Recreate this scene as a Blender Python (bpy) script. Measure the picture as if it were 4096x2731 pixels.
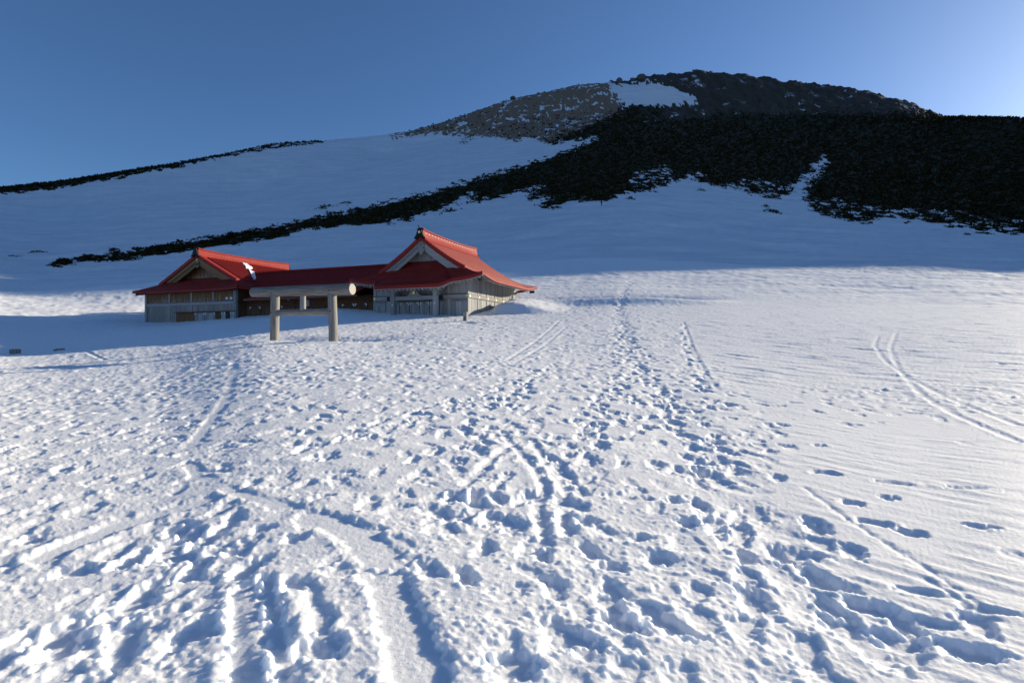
import bpy, bmesh, math, random
import numpy as np
from mathutils import Vector, Matrix, Quaternion
for o in list(bpy.data.objects):
    bpy.data.objects.remove(o, do_unlink=True)
random.seed(7)
RNG = np.random.default_rng(11)
scene = bpy.context.scene
COL = scene.collection
# ---------------------------------------------------------------- camera
F, CX, HY = 2100.0, 2048.0, 1355.0      # focal length, centre column and horizon row, in photo pixels
EYE = 1.65
cam_d = bpy.data.cameras.new('camera'); cam = bpy.data.objects.new('camera', cam_d); COL.objects.link(cam)
cam.location = (0, 0, EYE); cam.rotation_euler = (math.radians(90), 0, 0)
cam_d.sensor_width = 36.0; cam_d.lens = 36.0 * F / 4096
cam_d.shift_y = -(1365.5 - HY) / 4096
cam_d.clip_start = 0.1; cam_d.clip_end = 6000
scene.camera = cam
# ---------------------------------------------------------------- sky and sun
SUN_AZ, SUN_EL = 60.0, 15.3             # degrees clockwise from the view axis, degrees up
world = bpy.data.worlds.new('World'); scene.world = world; world.use_nodes = True
wn = world.node_tree; wn.nodes.clear()
sky = wn.nodes.new('ShaderNodeTexSky'); sky.sky_type = 'NISHITA'; sky.sun_disc = False
sky.sun_elevation = math.radians(SUN_EL); sky.sun_rotation = math.radians(SUN_AZ)
sky.altitude = 1300; sky.air_density = 1.0; sky.dust_density = 1.5; sky.ozone_density = 5.6
bg = wn.nodes.new('ShaderNodeBackground'); bg.inputs[1].default_value = 0.084
wo = wn.nodes.new('ShaderNodeOutputWorld')
hs = wn.nodes.new('ShaderNodeHueSaturation'); hs.inputs['Saturation'].default_value = 1.0
wn.links.new(sky.outputs[0], hs.inputs['Color']); wn.links.new(hs.outputs[0], bg.inputs[0]); wn.links.new(bg.outputs[0], wo.inputs[0])
sd = bpy.data.lights.new('sun', 'SUN'); sun = bpy.data.objects.new('sun', sd); COL.objects.link(sun)
sd.energy = 4.9; sd.angle = math.radians(0.45); sd.color = (1.0, 0.89, 0.68)
_a, _e = math.radians(SUN_AZ), math.radians(SUN_EL)
SUN = Vector((math.sin(_a) * math.cos(_e), math.cos(_a) * math.cos(_e), math.sin(_e)))
sun.rotation_euler = SUN.to_track_quat('Z', 'Y').to_euler()
sun.location = SUN * 60
vs = scene.view_settings
vs.view_transform = 'Standard'; vs.look = 'None'; vs.gamma = 1.0; vs.use_curve_mapping = False
vs.exposure = 0.70
scene.render.engine = 'CYCLES'
scene.cycles.max_bounces = 10; scene.cycles.diffuse_bounces = 5; scene.cycles.glossy_bounces = 2; scene.cycles.transmission_bounces = 2
scene.render.resolution_x, scene.render.resolution_y = 1024, 682
# ---------------------------------------------------------------- terrain shape
def sstep(x, a, b):
    t = np.clip((x - a) / (b - a), 0, 1); return t * t * (3 - 2 * t)
def pchip_slopes(x, y):
    h = np.diff(x); d = np.diff(y) / h
    m = np.zeros_like(y)
    for i in range(1, len(x) - 1):
        if d[i-1] * d[i] > 0:
            w1, w2 = 2 * h[i] + h[i-1], h[i] + 2 * h[i-1]
            m[i] = (w1 + w2) / (w1 / d[i-1] + w2 / d[i])
    m[0], m[-1] = d[0], d[-1]
    return m
def pchip_eval(x, y, m, q):
    i = np.clip(np.searchsorted(x, q) - 1, 0, len(x) - 2)
    h = x[i+1] - x[i]; t = np.clip((q - x[i]) / h, 0, 1)
    return ((1 + 2*t) * (1-t)**2) * y[i] + t * (1-t)**2 * h * m[i] + t*t*(3-2*t) * y[i+1] + t*t*(t-1) * h * m[i+1]
def zpx(Y, py): return EYE + (HY - py) / F * Y
# profiles: azimuth columns of (distance, height); for columns in view the far knots are (depth, photo row)
def pcol(px, near, far, back):
    k = math.sqrt(1 + ((px - CX) / F) ** 2)
    pts = [(0.0, 0.0)] + [(Y * k, z) for Y, z in near] + [(Y * k, zpx(Y, py)) for Y, py in far]
    lastY, lastz = far[-1][0], zpx(*far[-1])
    pts += [((lastY + dY) * k, lastz + dz) for dY, dz in back]
    return (math.degrees(math.atan2(px - CX, F)), pts)
BACK = [(25, -2), (110, -22), (300, -75), (700, -190)]
COLS = [
 (-180, [(0,0),(40,-2),(120,-14),(400,-70),(1500,-220)]),
 (-120, [(0,0),(40,-2),(120,-12),(400,-60),(1500,-200)]),
 (-80,  [(0,0),(20,.1),(45,.6),(100,3),(250,10),(420,8),(1500,-120)]),
 (-60,  [(0,0),(20,.2),(45,1.2),(100,9),(250,40),(380,58),(1500,-60)]),
 pcol(0,    [(8,.08),(16,.3)], [(33,1400),(45,1303),(56,1230),(70,1158),(100,1090),(130,1040),(180,950),(250,850),(330,760)], BACK),
 pcol(585,  [(8,.12),(16,.45)], [(28,1398),(40,1335),(55,1287),(75,1143),(100,1080),(140,1010),(190,920),(270,800),(370,690)], BACK),
 pcol(1098, [(8,.25),(15,.75)], [(26,1360),(40,1303),(50,1259),(75,1122),(100,1070),(150,955),(200,870),(290,745),(410,572)], BACK),
 pcol(1491, [(8,.28),(15,.8)], [(26,1355),(43.5,1256),(70,1118),(100,1040),(150,925),(200,845),(280,720),(370,620),(450,545)], BACK),
 pcol(1872, [(8,.28),(15,.8)], [(25,1350),(41,1262),(60,1155),(85,1083),(120,985),(162,885),(220,770),(300,640),(400,530),(490,455)], BACK),
 pcol(2406, [(8,.25),(15,.75)], [(25,1345),(41,1245),(60,1150),(85,1068),(120,940),(162,825),(220,715),(300,580),(400,450),(500,331)], BACK),
 pcol(2780, [(8,.22),(15,.7)], [(25,1343),(42,1235),(62,1145),(85,1066),(120,960),(165,850),(220,740),(300,600),(400,470),(520,284)], BACK),
 pcol(3200, [(8,.2),(15,.65)], [(25,1340),(45,1222),(65,1135),(85,1068),(120,980),(165,890),(215,790),(290,650),(400,480),(510,331)], BACK),
 pcol(3700, [(8,.2),(15,.7)], [(24,1340),(48,1210),(82,1075),(120,992),(155,930),(205,790),(255,680),(310,560),(350,480),(375,470),(480,439)], BACK),
 pcol(4096, [(8,.25),(15,.8)], [(22,1350),(48,1200),(80,1085),(115,1005),(150,940),(210,750),(255,610),(295,472)], [(15,4.5),(40,9),(90,4),(200,-40),(700,-200)]),  # hidden ground behind this skyline raised to keep the left slope shaded
 (46.2, [(0,0),(11.5,.25),(21.5,.8),(31.5,1.72),(68.8,5.25),(115,12.05),(165,21.0),(216,31.8),(300,65),(360,98),(404,125),(430,135.5),(450,142.5),(490,142),(560,118),(1500,-150)]),  # unseen crest, over the next columns too, shaped to throw the slope's shadow
 (49.2, [(0,0),(15,.45),(30,1.55),(72,5.7),(120,12.6),(180,24.5),(240,43),(300,67.5),(340,87.5),(370,100.5),(395,101),(420,97.5),(540,58),(1500,-155)]),
 (52.3, [(0,0),(20,.6),(40,2.0),(80,6.2),(130,13),(200,28),(280,57),(330,77),(365,86.5),(400,83.5),(520,50),(1500,-160)]),
 (61,   [(0,0),(20,.5),(40,1.6),(80,4.5),(130,10),(200,24),(270,45),(310,55.6),(350,53),(500,20),(1500,-180)]),
 (76,   [(0,0),(20,.3),(40,1),(100,4),(200,18),(280,32),(320,30),(500,-5),(1500,-200)]),
 (100,  [(0,0),(40,.2),(100,1),(240,6),(400,-10),(1500,-220)]),
 (140,  [(0,0),(40,-1.5),(120,-10),(400,-60),(1500,-220)]),
 (180,  [(0,0),(40,-2),(120,-14),(400,-70),(1500,-220)]),
]
CAZ = np.array([c[0] for c in COLS], float)
CXS = [np.array([p[0] for p in c[1]], float) for c in COLS]
CZS = [np.array([p[1] for p in c[1]], float) for c in COLS]
CMS = [pchip_slopes(x, z) for x, z in zip(CXS, CZS)]
# hall / lodge frame: u along the facades (to the right, nearer), v into the depth
U = np.array([0.9272, -0.3746]); V = np.array([0.3746, 0.9272])
HC = np.array([-7.51, 42.65])            # middle of the hall's front wall
def hall_xy(X, Y):
    return (X - HC[0]) * U[0] + (Y - HC[1]) * U[1], (X - HC[0]) * V[0] + (Y - HC[1]) * V[1]
SKY_PX = np.array([(0,432),(150,416),(300,392),(420,373),(500,358),(600,337),(640,330),(730,325),(830,316),(900,307),(940,303),(1000,287),
  (1050,271),(1100,253),(1150,236),(1200,222),(1265,210),(1330,195),(1370,192),(1410,190),(1440,187),(1480,177),(1560,170),(1600,164),(1640,168),
  (1700,172),(1800,187),(1950,203),(2050,223),(2100,240),(2165,268),(2250,270),(2352,272)], float) * 1.7415
def gauss(lx, ly, x, y, sx, sy): return np.exp(-((lx - x) / sx) ** 2 - ((ly - y) / sy) ** 2)
_sky_c = None
def macro_raw(X, Y):
    X = np.asarray(X, float).ravel(); Y = np.asarray(Y, float).ravel()
    out = np.empty(X.shape)
    for s in range(0, len(X), 200000):
        x, y = X[s:s+200000], Y[s:s+200000]
        R = np.hypot(x, y); az = np.degrees(np.arctan2(x, y))
        VV = np.stack([pchip_eval(a, b, m, R) for a, b, m in zip(CXS, CZS, CMS)], 1)
        h = np.diff(CAZ); D = np.diff(VV, axis=1) / h
        M = np.zeros_like(VV)
        w1, w2 = 2*h[1:] + h[:-1], h[1:] + 2*h[:-1]
        a, b = D[:, :-1], D[:, 1:]
        ok = a * b > 0
        M[:, 1:-1] = np.where(ok, (w1 + w2) / (w1 / np.where(ok, a, 1) + w2 / np.where(ok, b, 1)), 0)
        i = np.clip(np.searchsorted(CAZ, az) - 1, 0, len(CAZ) - 2); r = np.arange(len(x))
        hh = h[i]; t = np.clip((az - CAZ[i]) / hh, 0, 1)
        out[s:s+200000] = ((1+2*t)*(1-t)**2) * VV[r, i] + t*(1-t)**2*hh*M[r, i] + t*t*(3-2*t)*VV[r, i+1] + t*t*(t-1)*hh*M[r, i+1]
    return out
def sky_table():
    ax = np.linspace(0, 4096, 257); rr = np.linspace(200, 900, 281)
    k = np.sqrt(1 + ((ax - CX) / F) ** 2)
    Yd = rr[None, :] / k[:, None]; Xd = Yd * ((ax - CX) / F)[:, None]
    z = macro_raw(Xd, Yd).reshape(Yd.shape)
    tan = (z - EYE) / Yd
    j = tan.argmax(1)
    want = (HY - np.interp(ax, SKY_PX[:, 0], SKY_PX[:, 1])) / F
    return ax, want / tan.max(1), rr[j]
def bumps(X, Y):
    lx, ly = hall_xy(X, Y)
    z = np.zeros_like(X)
    # shovelled bank beside the hall, steep on the wall side
    wob = 0.25 * np.sin(ly * 1.9) + 0.15 * np.sin(ly * 4.3 + lx)
    z += 0.78 * sstep(lx, 5.15 + wob * .6, 6.1 + wob) * (1 - sstep(lx, 6.4, 11.5)) * sstep(ly, 1.3, 3.4) * (1 - sstep(ly, 5.5, 11))
    # low bank carried on to the right of it
    z += 0.5 * np.exp(-((Y - 46.6 - .03 * X) / 1.3) ** 2) * sstep(X, 1.5, 6) * (1 - sstep(X, 11, 22))
    z -= 0.45 * np.exp(-((Y - 50.2 - .05 * X) / 1.6) ** 2) * sstep(X, 1.0, 5) * (1 - sstep(X, 13, 24))
    # drift against the link corridor, scoop beside the lodge
    z += 0.42 * gauss(lx, ly, -10.5, .4, 4.5, 2.2)
    z -= 0.5 * gauss(lx, ly, -35.6, .5, 1.6, 2.5)
    z += 0.35 * gauss(lx, ly, -38.5, -.5, 1.8, 3.0)
    # hollows melted round the gate posts
    for (px, py, w) in ((-11.83, 26.14, 1.15), (-8.51, 25.0, 1.3)):
        z -= 0.30 * np.exp(-((X - px - .25) ** 2 / (w * 1.5) ** 2 + (Y - py - .9) ** 2 / 1.1 ** 2))
        z += 0.08 * np.exp(-((X - px) ** 2 / 1.8 ** 2 + (Y - py + .7) ** 2 / .5 ** 2))
    z += 0.12 * gauss(X, Y, -14.7, 29.6, 1.0, .7)
    z -= 0.18 * gauss(X, Y, -3.15, 35.2, .7, .5)
    return z
def macro(X, Y):  # dark coloured piece put in as a shadow line beside the post
    global _sky_c
    X = np.asarray(X, float); sh = X.shape; X = X.ravel(); Y = np.asarray(Y, float).ravel()
    if _sky_c is None: _sky_c = sky_table()
    ax, c, rc = _sky_c
    z = macro_raw(X, Y)
    R = np.hypot(X, Y)
    px = np.where(Y > 1, CX + F * X / np.maximum(Y, 1), np.where(X > 0, 9999, -9999))
    cc = np.interp(px, ax, c); rr = np.interp(px, ax, rc)
    out = np.clip(np.maximum(-px, px - 4096) / 600, 0, 1)
    cc = 1 + (cc - 1) * (1 - out)
    z = EYE + (z - EYE) * (1 + (cc - 1) * sstep(R, rr * .6, rr * .95))
    near = R < 90
    if near.any(): z[near] += bumps(X[near], Y[near])
    return z.reshape(sh)
def hit(px, py, y0=2.0, y1=600.0):
    # where the view ray through a photo pixel meets the ground
    Yd = np.exp(np.linspace(math.log(y0), math.log(y1), 3000))
    Xd = Yd * (px - CX) / F
    g = macro(Xd, Yd) - (EYE + (HY - py) / F * Yd)
    k = np.argmax(g > 0)
    if not (g > 0).any(): k = len(Yd) - 1
    a = g[k-1] / (g[k-1] - g[k]) if k else 0
    y = Yd[k-1] + a * (Yd[k] - Yd[k-1])
    return float(y * (px - CX) / F), float(y)
def gz(x, y): return float(macro(np.array([x]), np.array([y]))[0])
# ---------------------------------------------------------------- snow surface detail (height fields in metres on the ground plan)
def fnoise(ny, nx, cell, lmin, lmax, slope=1.0, aniso=None, seed=0):
    """band-limited noise, unit deviation; aniso = (angle, stretch) elongates it along a plan direction"""
    r = np.random.default_rng(seed)
    w = np.fft.rfft2(r.standard_normal((ny, nx)).astype(np.float32))
    fy = np.fft.fftfreq(ny, cell)[:, None]; fx = np.fft.rfftfreq(nx, cell)[None, :]
    if aniso:
        a, s = aniso; c, d = math.sin(a), math.cos(a)
        f = np.sqrt(((fx * c + fy * d) * s) ** 2 + (fx * d - fy * c) ** 2)
    else:
        f = np.sqrt(fx ** 2 + fy ** 2)
    f = np.maximum(f, 1e-6)
    amp = f ** (-slope) * np.exp(-(f * lmin) ** 2) * (1 - np.exp(-(f * lmax) ** 4))
    n = np.fft.irfft2(w * amp, s=(ny, nx))
    return (n / n.std()).astype(np.float32)
class Raster:
    def __init__(s, x0, x1, y0, y1, cell):
        s.x0, s.y0, s.c = x0, y0, cell
        s.nx, s.ny = int(round((x1 - x0) / cell)) + 1, int(round((y1 - y0) / cell)) + 1
        s.h = np.zeros((s.ny, s.nx), np.float32)
    def grid(s):
        return np.meshgrid(s.x0 + np.arange(s.nx) * s.c, s.y0 + np.arange(s.ny) * s.c)
    def win(s, xa, xb, ya, yb):
        i0, i1 = max(0, int((xa - s.x0) / s.c)), min(s.nx, int((xb - s.x0) / s.c) + 2)
        j0, j1 = max(0, int((ya - s.y0) / s.c)), min(s.ny, int((yb - s.y0) / s.c) + 2)
        if i1 - i0 < 2 or j1 - j0 < 2: return None
        X = (s.x0 + np.arange(i0, i1) * s.c)[None, :]; Y = (s.y0 + np.arange(j0, j1) * s.c)[:, None]
        return slice(j0, j1), slice(i0, i1), X, Y
    def sample(s, X, Y, arr=None):
        a = s.h if arr is None else arr
        fx = np.clip((X - s.x0) / s.c, 0, s.nx - 1.001); fy = np.clip((Y - s.y0) / s.c, 0, s.ny - 1.001)
        i = fx.astype(int); j = fy.astype(int); fx = fx - i; fy = fy - j
        return (a[j, i] * (1-fx) + a[j, i+1] * fx) * (1-fy) + (a[j+1, i] * (1-fx) + a[j+1, i+1] * fx) * fy
RA = Raster(-15, 15, 1.0, 15.0, 0.0125)
RB = Raster(-64, 64, 0.0, 76.0, 0.05)
TRB_Y = np.array([1060, 1100, 1200, 1300, 1400, 1480, 1540, 1600, 1680, 1750, 1850, 2000, 2300, 2731, 3400], float)
TRB_X = np.array([2700, 2720, 2760, 2740, 2790, 2860, 2950, 3150, 3130, 3110, 3060, 3100, 3260, 3560, 4000], float)
def tramp(X, Y):
    """how much people have walked over the snow, 0..1"""
    Yc = np.maximum(Y, .5)
    z = np.interp(np.hypot(X, Y), [0, 8, 15, 26, 41, 60, 85], [0, .22, .7, 1.6, 3.5, 7.3, 13])
    px = CX + F * X / Yc; py = HY - F * (z - EYE) / Yc
    b = np.interp(py, TRB_Y, TRB_X)
    w = 60 + .06 * np.clip(py - 1300, 0, 1500)
    t = 1 - sstep(px, b - w, b + w)
    t = np.maximum(t, .8 * sstep(px, 3150, 3400) * sstep(py, 1490, 1540) * (1 - sstep(py, 1590, 1640)))
    t *= 1 - .55 * (1 - sstep(px, 300, 1000)) * (1 - sstep(py, 1400, 1480))
    t *= 1 - .5 * (1 - sstep(px, 500, 900)) * (1 - sstep(py, 1300, 1420))
    lx, ly = hall_xy(X, Y)
    t *= 1 - .75 * sstep(lx, -34, -31) * (1 - sstep(lx, -6, -3)) * sstep(ly, -9, -3.5)
    return np.clip(t, 0, 1).astype(np.float32)
def slope_to(n, cell, target):
    gy, gx = np.gradient(n[::2, ::2], cell * 2)
    return n * (target / math.sqrt(float((gx * gx + gy * gy).mean())))
def lumps(ra, seed, fine):
    X, Y = ra.grid()
    T = tramp(X, Y)
    ra.T = T
    c = ra.c; lm = .03 if fine else .10
    frac = slope_to(fnoise(ra.ny, ra.nx, c, lm, 1.1, 1.9, (math.radians(75), 1.3), seed), c, 1.0)
    clod = np.abs(fnoise(ra.ny, ra.nx, c, .035 if fine else .10, .22 if fine else .45, 1.2, None, seed + 1))
    clod = slope_to(clod - clod.mean(), c, 1.0)
    big = slope_to(fnoise(ra.ny, ra.nx, c, 1.2, 6, 1.4, None, seed + 2), c, 1.0)
    patch = sstep(fnoise(ra.ny, ra.nx, c, .35, 2.2, 1.1, (math.radians(70), 1.6), seed + 3), -.9, .9)
    ra.nz = fnoise(ra.ny, ra.nx, c, .03 if fine else .08, .16 if fine else .4, 1.0, None, seed + 8)
    # trodden snow: broken crust and rounded clods in patches, smoother between them
    h = T * ((.35 + .65 * patch) * (.085 if fine else .09) * frac + patch * (.10 if fine else .09) * clod); ra.frac, ra.clod = frac, clod + (.035 + .03 * T) * big
    # wind ripples where nobody walked
    rip = fnoise(ra.ny, ra.nx, c, .04 if fine else .11, .35 if fine else .9, 1.3, (math.radians(143), 5.0), seed + 4)
    rip = slope_to(np.where(rip > 0, rip, rip * .6), c, 1.0)
    rm = sstep(fnoise(ra.ny, ra.nx, c, .8, 4, 1, None, seed + 5), -1.2, .8)
    h += (1 - T) * (.035 + .065 * rm) * rip
    h += .04 * slope_to(fnoise(ra.ny, ra.nx, c, .02 if fine else .08, .06 if fine else .2, .8, None, seed + 6), c, 1.0)
    ra.h += h.astype(np.float32)
lumps(RA, 101, True); lumps(RB, 201, False)
def stamp_print(x, y, ang, L=.31, W=.13, depth=.09, rim=.022, keep=.25):
    c, s = math.sin(ang), math.cos(ang)
    rr = max(L, W) * 1.05
    tilt = random.uniform(-.25, .25); ph = random.uniform(0, 6.28)
    for ra in (RA, RB):
        if ra is RA and not (-15 < x < 15 and y < 15): continue
        if ra is RB and y < 8: continue
        w = ra.win(x - rr, x + rr, y - rr, y + rr)
        if w is None: continue
        j, i, X, Y = w
        p = (X - x) * c + (Y - y) * s; q = (X - x) * s - (Y - y) * c
        th = np.arctan2(q / W, p / L)
        rho = (np.abs(p / (L * .5)) ** 3 + np.abs(q / (W * .5)) ** 3) ** (1/3) * (1 + .10 * np.sin(3 * th + ph) + .06 * np.sin(7 * th + 2 * ph)) + .13 * ra.nz[j, i]
        soft = .16 if ra is RA else .3
        m = 1 - sstep(rho, 1 - soft * 2, 1 + soft)
        a = ra.h[j, i]
        a *= (1 - (1 - keep) * m)
        a += -depth * m * (1 + tilt * p / (L * .5)) + rim * np.exp(-((rho - 1.28) / .22) ** 2) * (.55 + .45 * np.sin(2 * th + ph)) * (1 - m)
def resample(pts, step):
    out = []
    P = np.array(pts, float); d = np.r_[0, np.cumsum(np.hypot(*np.diff(P, axis=0).T))]
    t = np.arange(0, d[-1], step)
    # smooth the corners a little
    x, y = np.interp(t, d, P[:, 0]), np.interp(t, d, P[:, 1])
    return np.stack([x, y], 1)
def curve_px(pxs, step=.12, smooth=5):
    P = resample([hit(*p) for p in pxs], step)
    k = np.ones(2 * smooth + 1) / (2 * smooth + 1)
    Q = np.stack([np.convolve(np.pad(P[:, c], smooth, 'edge'), k, 'valid') for c in (0, 1)], 1)
    return Q
def track(P, width, depth, rim=.03, keep=.05, edge=.02):
    """a groove pressed along a line: flat bottom, pushed-up sides"""
    for ra in (RA, RB):
        pad = width + .3
        mx = 15 if ra is RA else 80
        Q = P[(P[:, 1] < mx) & (np.abs(P[:, 0]) < (15 if ra is RA else 64))]
        if ra is RB: Q = Q[Q[:, 1] > 8]
        for s in range(0, len(Q), 12):
            seg = Q[max(0, s - 1):s + 13]
            if len(seg) < 2: continue
            w = ra.win(seg[:, 0].min() - pad, seg[:, 0].max() + pad, seg[:, 1].min() - pad, seg[:, 1].max() + pad)
            if w is None: continue
            j, i, X, Y = w
            best = np.full(np.broadcast(X, Y).shape, 9.0, np.float32)
            for k in range(len(seg) - 1):
                ax, ay = seg[k]; bx, by = seg[k+1]; dx, dy = bx - ax, by - ay
                t = np.clip(((X - ax) * dx + (Y - ay) * dy) / (dx*dx + dy*dy + 1e-9), 0, 1)
                best = np.minimum(best, np.hypot(X - ax - t * dx, Y - ay - t * dy))
            best = best + .012 * ra.nz[j, i] * (1 if ra is RA else 1.5)
            mask = getattr(ra, 'done', None)
            if mask is None: ra.done = mask = {}
            key = (id(P), width)
            if key not in mask: mask.clear(); mask[key] = np.zeros(ra.h.shape, np.float32)
            ed = max(edge, ra.c * 1.2)
            m = 1 - sstep(best, width / 2 - ed, width / 2 + ed)
            r = rim * np.exp(-((best - width / 2 - .06) / .05) ** 2)
            done = mask[key][j, i]
            a = ra.h[j, i]
            mm = np.maximum(m - done, 0)
            a *= 1 - (1 - keep) * mm
            a -= depth * mm
            fresh = np.maximum(r - .0, 0) * (1 - m) * (done < .001)
            a += fresh * (.6 + .4 * np.sin(X * 23) * np.sin(Y * 17))
            mask[key][j, i] = np.maximum(done, np.maximum(m, (fresh > .002) * .01))
def trough(P, width, depth):
    for ra in (RA, RB):
        Q = P[::3]
        for (x, y) in Q:
            if ra is RA and not (abs(x) < 15 and y < 15): continue
            if ra is RB and y < 8: continue
            w = ra.win(x - width * 2, x + width * 2, y - width * 2, y + width * 2)
            if w is None: continue
            j, i, X, Y = w
            ra.h[j, i] -= depth * .36 * .36 / width * np.exp(-((X - x) ** 2 + (Y - y) ** 2) / width ** 2)
# trodden paths seen in the photograph
PATHS = {
 'main': [(3560,2731),(3330,2450),(3120,2200),(2960,2000),(2830,1830),(2700,1660),(2600,1540),(2520,1420),(2490,1320),(2480,1230),(2500,1150),(2560,1090)],
 'mid':  [(2600,2731),(2450,2480),(2250,2330),(2130,2180),(2150,2020),(2260,1900),(2330,1780),(2420,1640),(2480,1500)],
 'mid2': [(1900,2400),(1980,2200),(1900,2050),(1850,1900),(1900,1700),(2050,1560),(2200,1470)],
 'left': [(200,2731),(330,2600),(520,2400),(760,2230),(860,2100),(900,2020)],
 'rightlow': [(3300,1960),(3430,2000),(3560,2110),(3650,2170),(3870,2260)],
 'skirt': [(2865,1640),(2800,1500),(2755,1400),(2725,1280)],
 'across': [(2050,1560),(1700,1640),(1350,1740),(1150,1860)],
}
CUR = {k: curve_px(v) for k, v in PATHS.items()}
def churn(P, width, a, b):
    # feet break the crust along a path: rougher, more clods
    for ra in (RA, RB):
        m = np.zeros(ra.h.shape, np.float32)
        for (x, y) in P[::2]:
            if ra is RA and not (abs(x) < 15 and y < 15): continue
            w = ra.win(x - width * 2.2, x + width * 2.2, y - width * 2.2, y + width * 2.2)
            if w is None: continue
            j, i, X, Y = w
            m[j, i] = np.maximum(m[j, i], np.exp(-((X - x) ** 2 + (Y - y) ** 2) / width ** 2))
        ra.h += m * (a * ra.frac + b * ra.clod)
churn(CUR['main'], .55, .055, .055); churn(CUR['mid'], .4, .03, .03)
trough(CUR['main'], .36, .026)
def prints_along(P, n, spread, L, W, dep, rim=.016):
    d = np.arange(len(P))
    for k in range(n):
        t = random.uniform(1, len(P) - 2); i = int(t)
        a, b = P[i], P[i+1]; dx, dy = b - a; ln = math.hypot(dx, dy) + 1e-9
        o = random.gauss(0, spread)
        stamp_print(a[0] - dy / ln * o, a[1] + dx / ln * o, math.atan2(dx, dy) + random.gauss(0, .3) + (math.pi if random.random() < .5 else 0),
                    random.uniform(*L), random.uniform(*W), random.uniform(*dep), rim * random.uniform(.4, 1.3))
# random treading
cand = 0
r_ = np.random.default_rng(5)
for k in range(7500):
    if k < 2600: Yq = math.sqrt(r_.uniform(2.0 ** 2, 17.0 ** 2))
    else: Yq = math.sqrt(r_.uniform(17.0 ** 2, 56.0 ** 2))
    Xq = Yq * r_.uniform(-1.02, 1.02)
    tv = float(tramp(np.array([Xq]), np.array([Yq]))[0])
    if r_.random() > tv * .95 + .012: continue
    big = 1 + .010 * Yq
    stamp_print(Xq, Yq, r_.normal(.15, .6), r_.uniform(.22, .34) * big, r_.uniform(.11, .17) * big, r_.uniform(.008, .028), r_.uniform(.001, .004))
prints_along(CUR['main'], 820, .30, (.24, .38), (.13, .20), (.03, .07), .008)
prints_along(CUR['mid'], 110, .25, (.25, .36), (.12, .18), (.025, .055), .007)
prints_along(CUR['mid2'], 80, .25, (.25, .36), (.12, .18), (.025, .055), .010)
prints_along(CUR['left'], 22, .2, (.28, .4), (.14, .2), (.03, .06), .010)
prints_along(CUR['skirt'], 46, .12, (.32, .45), (.16, .22), (.05, .08), .010)
prints_along(CUR['across'], 60, .25, (.25, .36), (.12, .18), (.02, .05), .008)
for (px, py, L, W, d, az) in [(3890,2600,.42,.17,.13,118),(3600,2545,.40,.17,.14,112),(3740,2490,.3,.14,.07,110),(3480,2420,.42,.18,.14,125),(3330,2330,.40,.17,.13,130),
      (3240,2215,.34,.16,.11,128),(3650,2130,.34,.15,.10,112),(3560,1990,.30,.14,.09,95),(3410,2010,.30,.14,.09,118),(3930,2105,.34,.13,.07,112),(3500,2090,.44,.15,.09,122),
      (3700,2370,.5,.10,.05,112),(3970,2440,.45,.10,.06,116),(3300,1890,.45,.16,.07,110),(3580,1930,.5,.14,.06,108),(3870,1950,.6,.12,.05,108),(3280,1780,.3,.14,.08,100),
      (3140,1780,.3,.15,.09,100),(3430,1700,.3,.14,.06,95),(3410,1640,.3,.13,.06,95),(3520,1690,.25,.12,.05,95),(3300,1545,.4,.16,.07,95),(3180,1610,.4,.16,.06,95),
      (2760,2090,.34,.2,.13,60),(2700,2000,.3,.2,.12,60),(2850,2080,.3,.16,.11,75),(2640,2230,.36,.18,.12,70),(2560,2150,.3,.14,.08,70),(2450,2260,.3,.13,.1,95),
      (1270,2590,.4,.2,.12,80),(1180,2330,.26,.2,.1,80),(1050,2520,.22,.2,.12,75),(800,2520,.34,.2,.11,70),(760,2300,.3,.16,.1,75),(700,2210,.26,.15,.09,80),(960,2200,.26,.16,.09,80),
      (1180,2150,.28,.16,.1,80),(1050,2110,.28,.16,.1,80),(860,2200,.26,.13,.08,80),(300,2280,.4,.2,.1,70),(130,2150,.3,.2,.1,70),(2050,2650,.4,.22,.12,80),(2350,2080,.3,.2,.12,70)]:
    x, y = hit(px, py); stamp_print(x, y, math.radians(az), L * .66, W * .95, d * .42, .010, .3)
# loose crumbs and small clods
def crumbs(ra, n, ymax, rmin, rmax, seed):
    r = np.random.default_rng(seed)
    for k in range(n):
        y = math.exp(r.uniform(math.log(2.0), math.log(ymax))); x = y * r.uniform(-1.05, 1.05)
        if abs(x) > 14.8: continue
        tv = ra.sample(np.array([x]), np.array([y]), ra.T)[0]
        if r.random() > tv: continue
        rad = rmin * (rmax / rmin) ** (r.random() ** 2.2) * (1 + .03 * y)
        e = r.uniform(.6, 1.0); a = r.uniform(0, 6.28); ca, sa = math.cos(a), math.sin(a)
        w = ra.win(x - rad * 1.3, x + rad * 1.3, y - rad * 1.3, y + rad * 1.3)
        if w is None: continue
        j, i, X, Y = w
        p, q = (X - x) * ca + (Y - y) * sa, ((Y - y) * ca - (X - x) * sa) / e
        d = (p * p + q * q) / (rad * rad) * (1 + .35 * np.sin(3 * np.arctan2(q, p) + a * 5))
        ra.h[j, i] += rad * r.uniform(.25, .6) * np.sqrt(np.clip(1 - d, 0, 1)).astype(np.float32)
crumbs(RA, 20000, 15, .006, .024, 3)
crumbs(RB, 2000, 50, .05, .07, 4)
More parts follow.
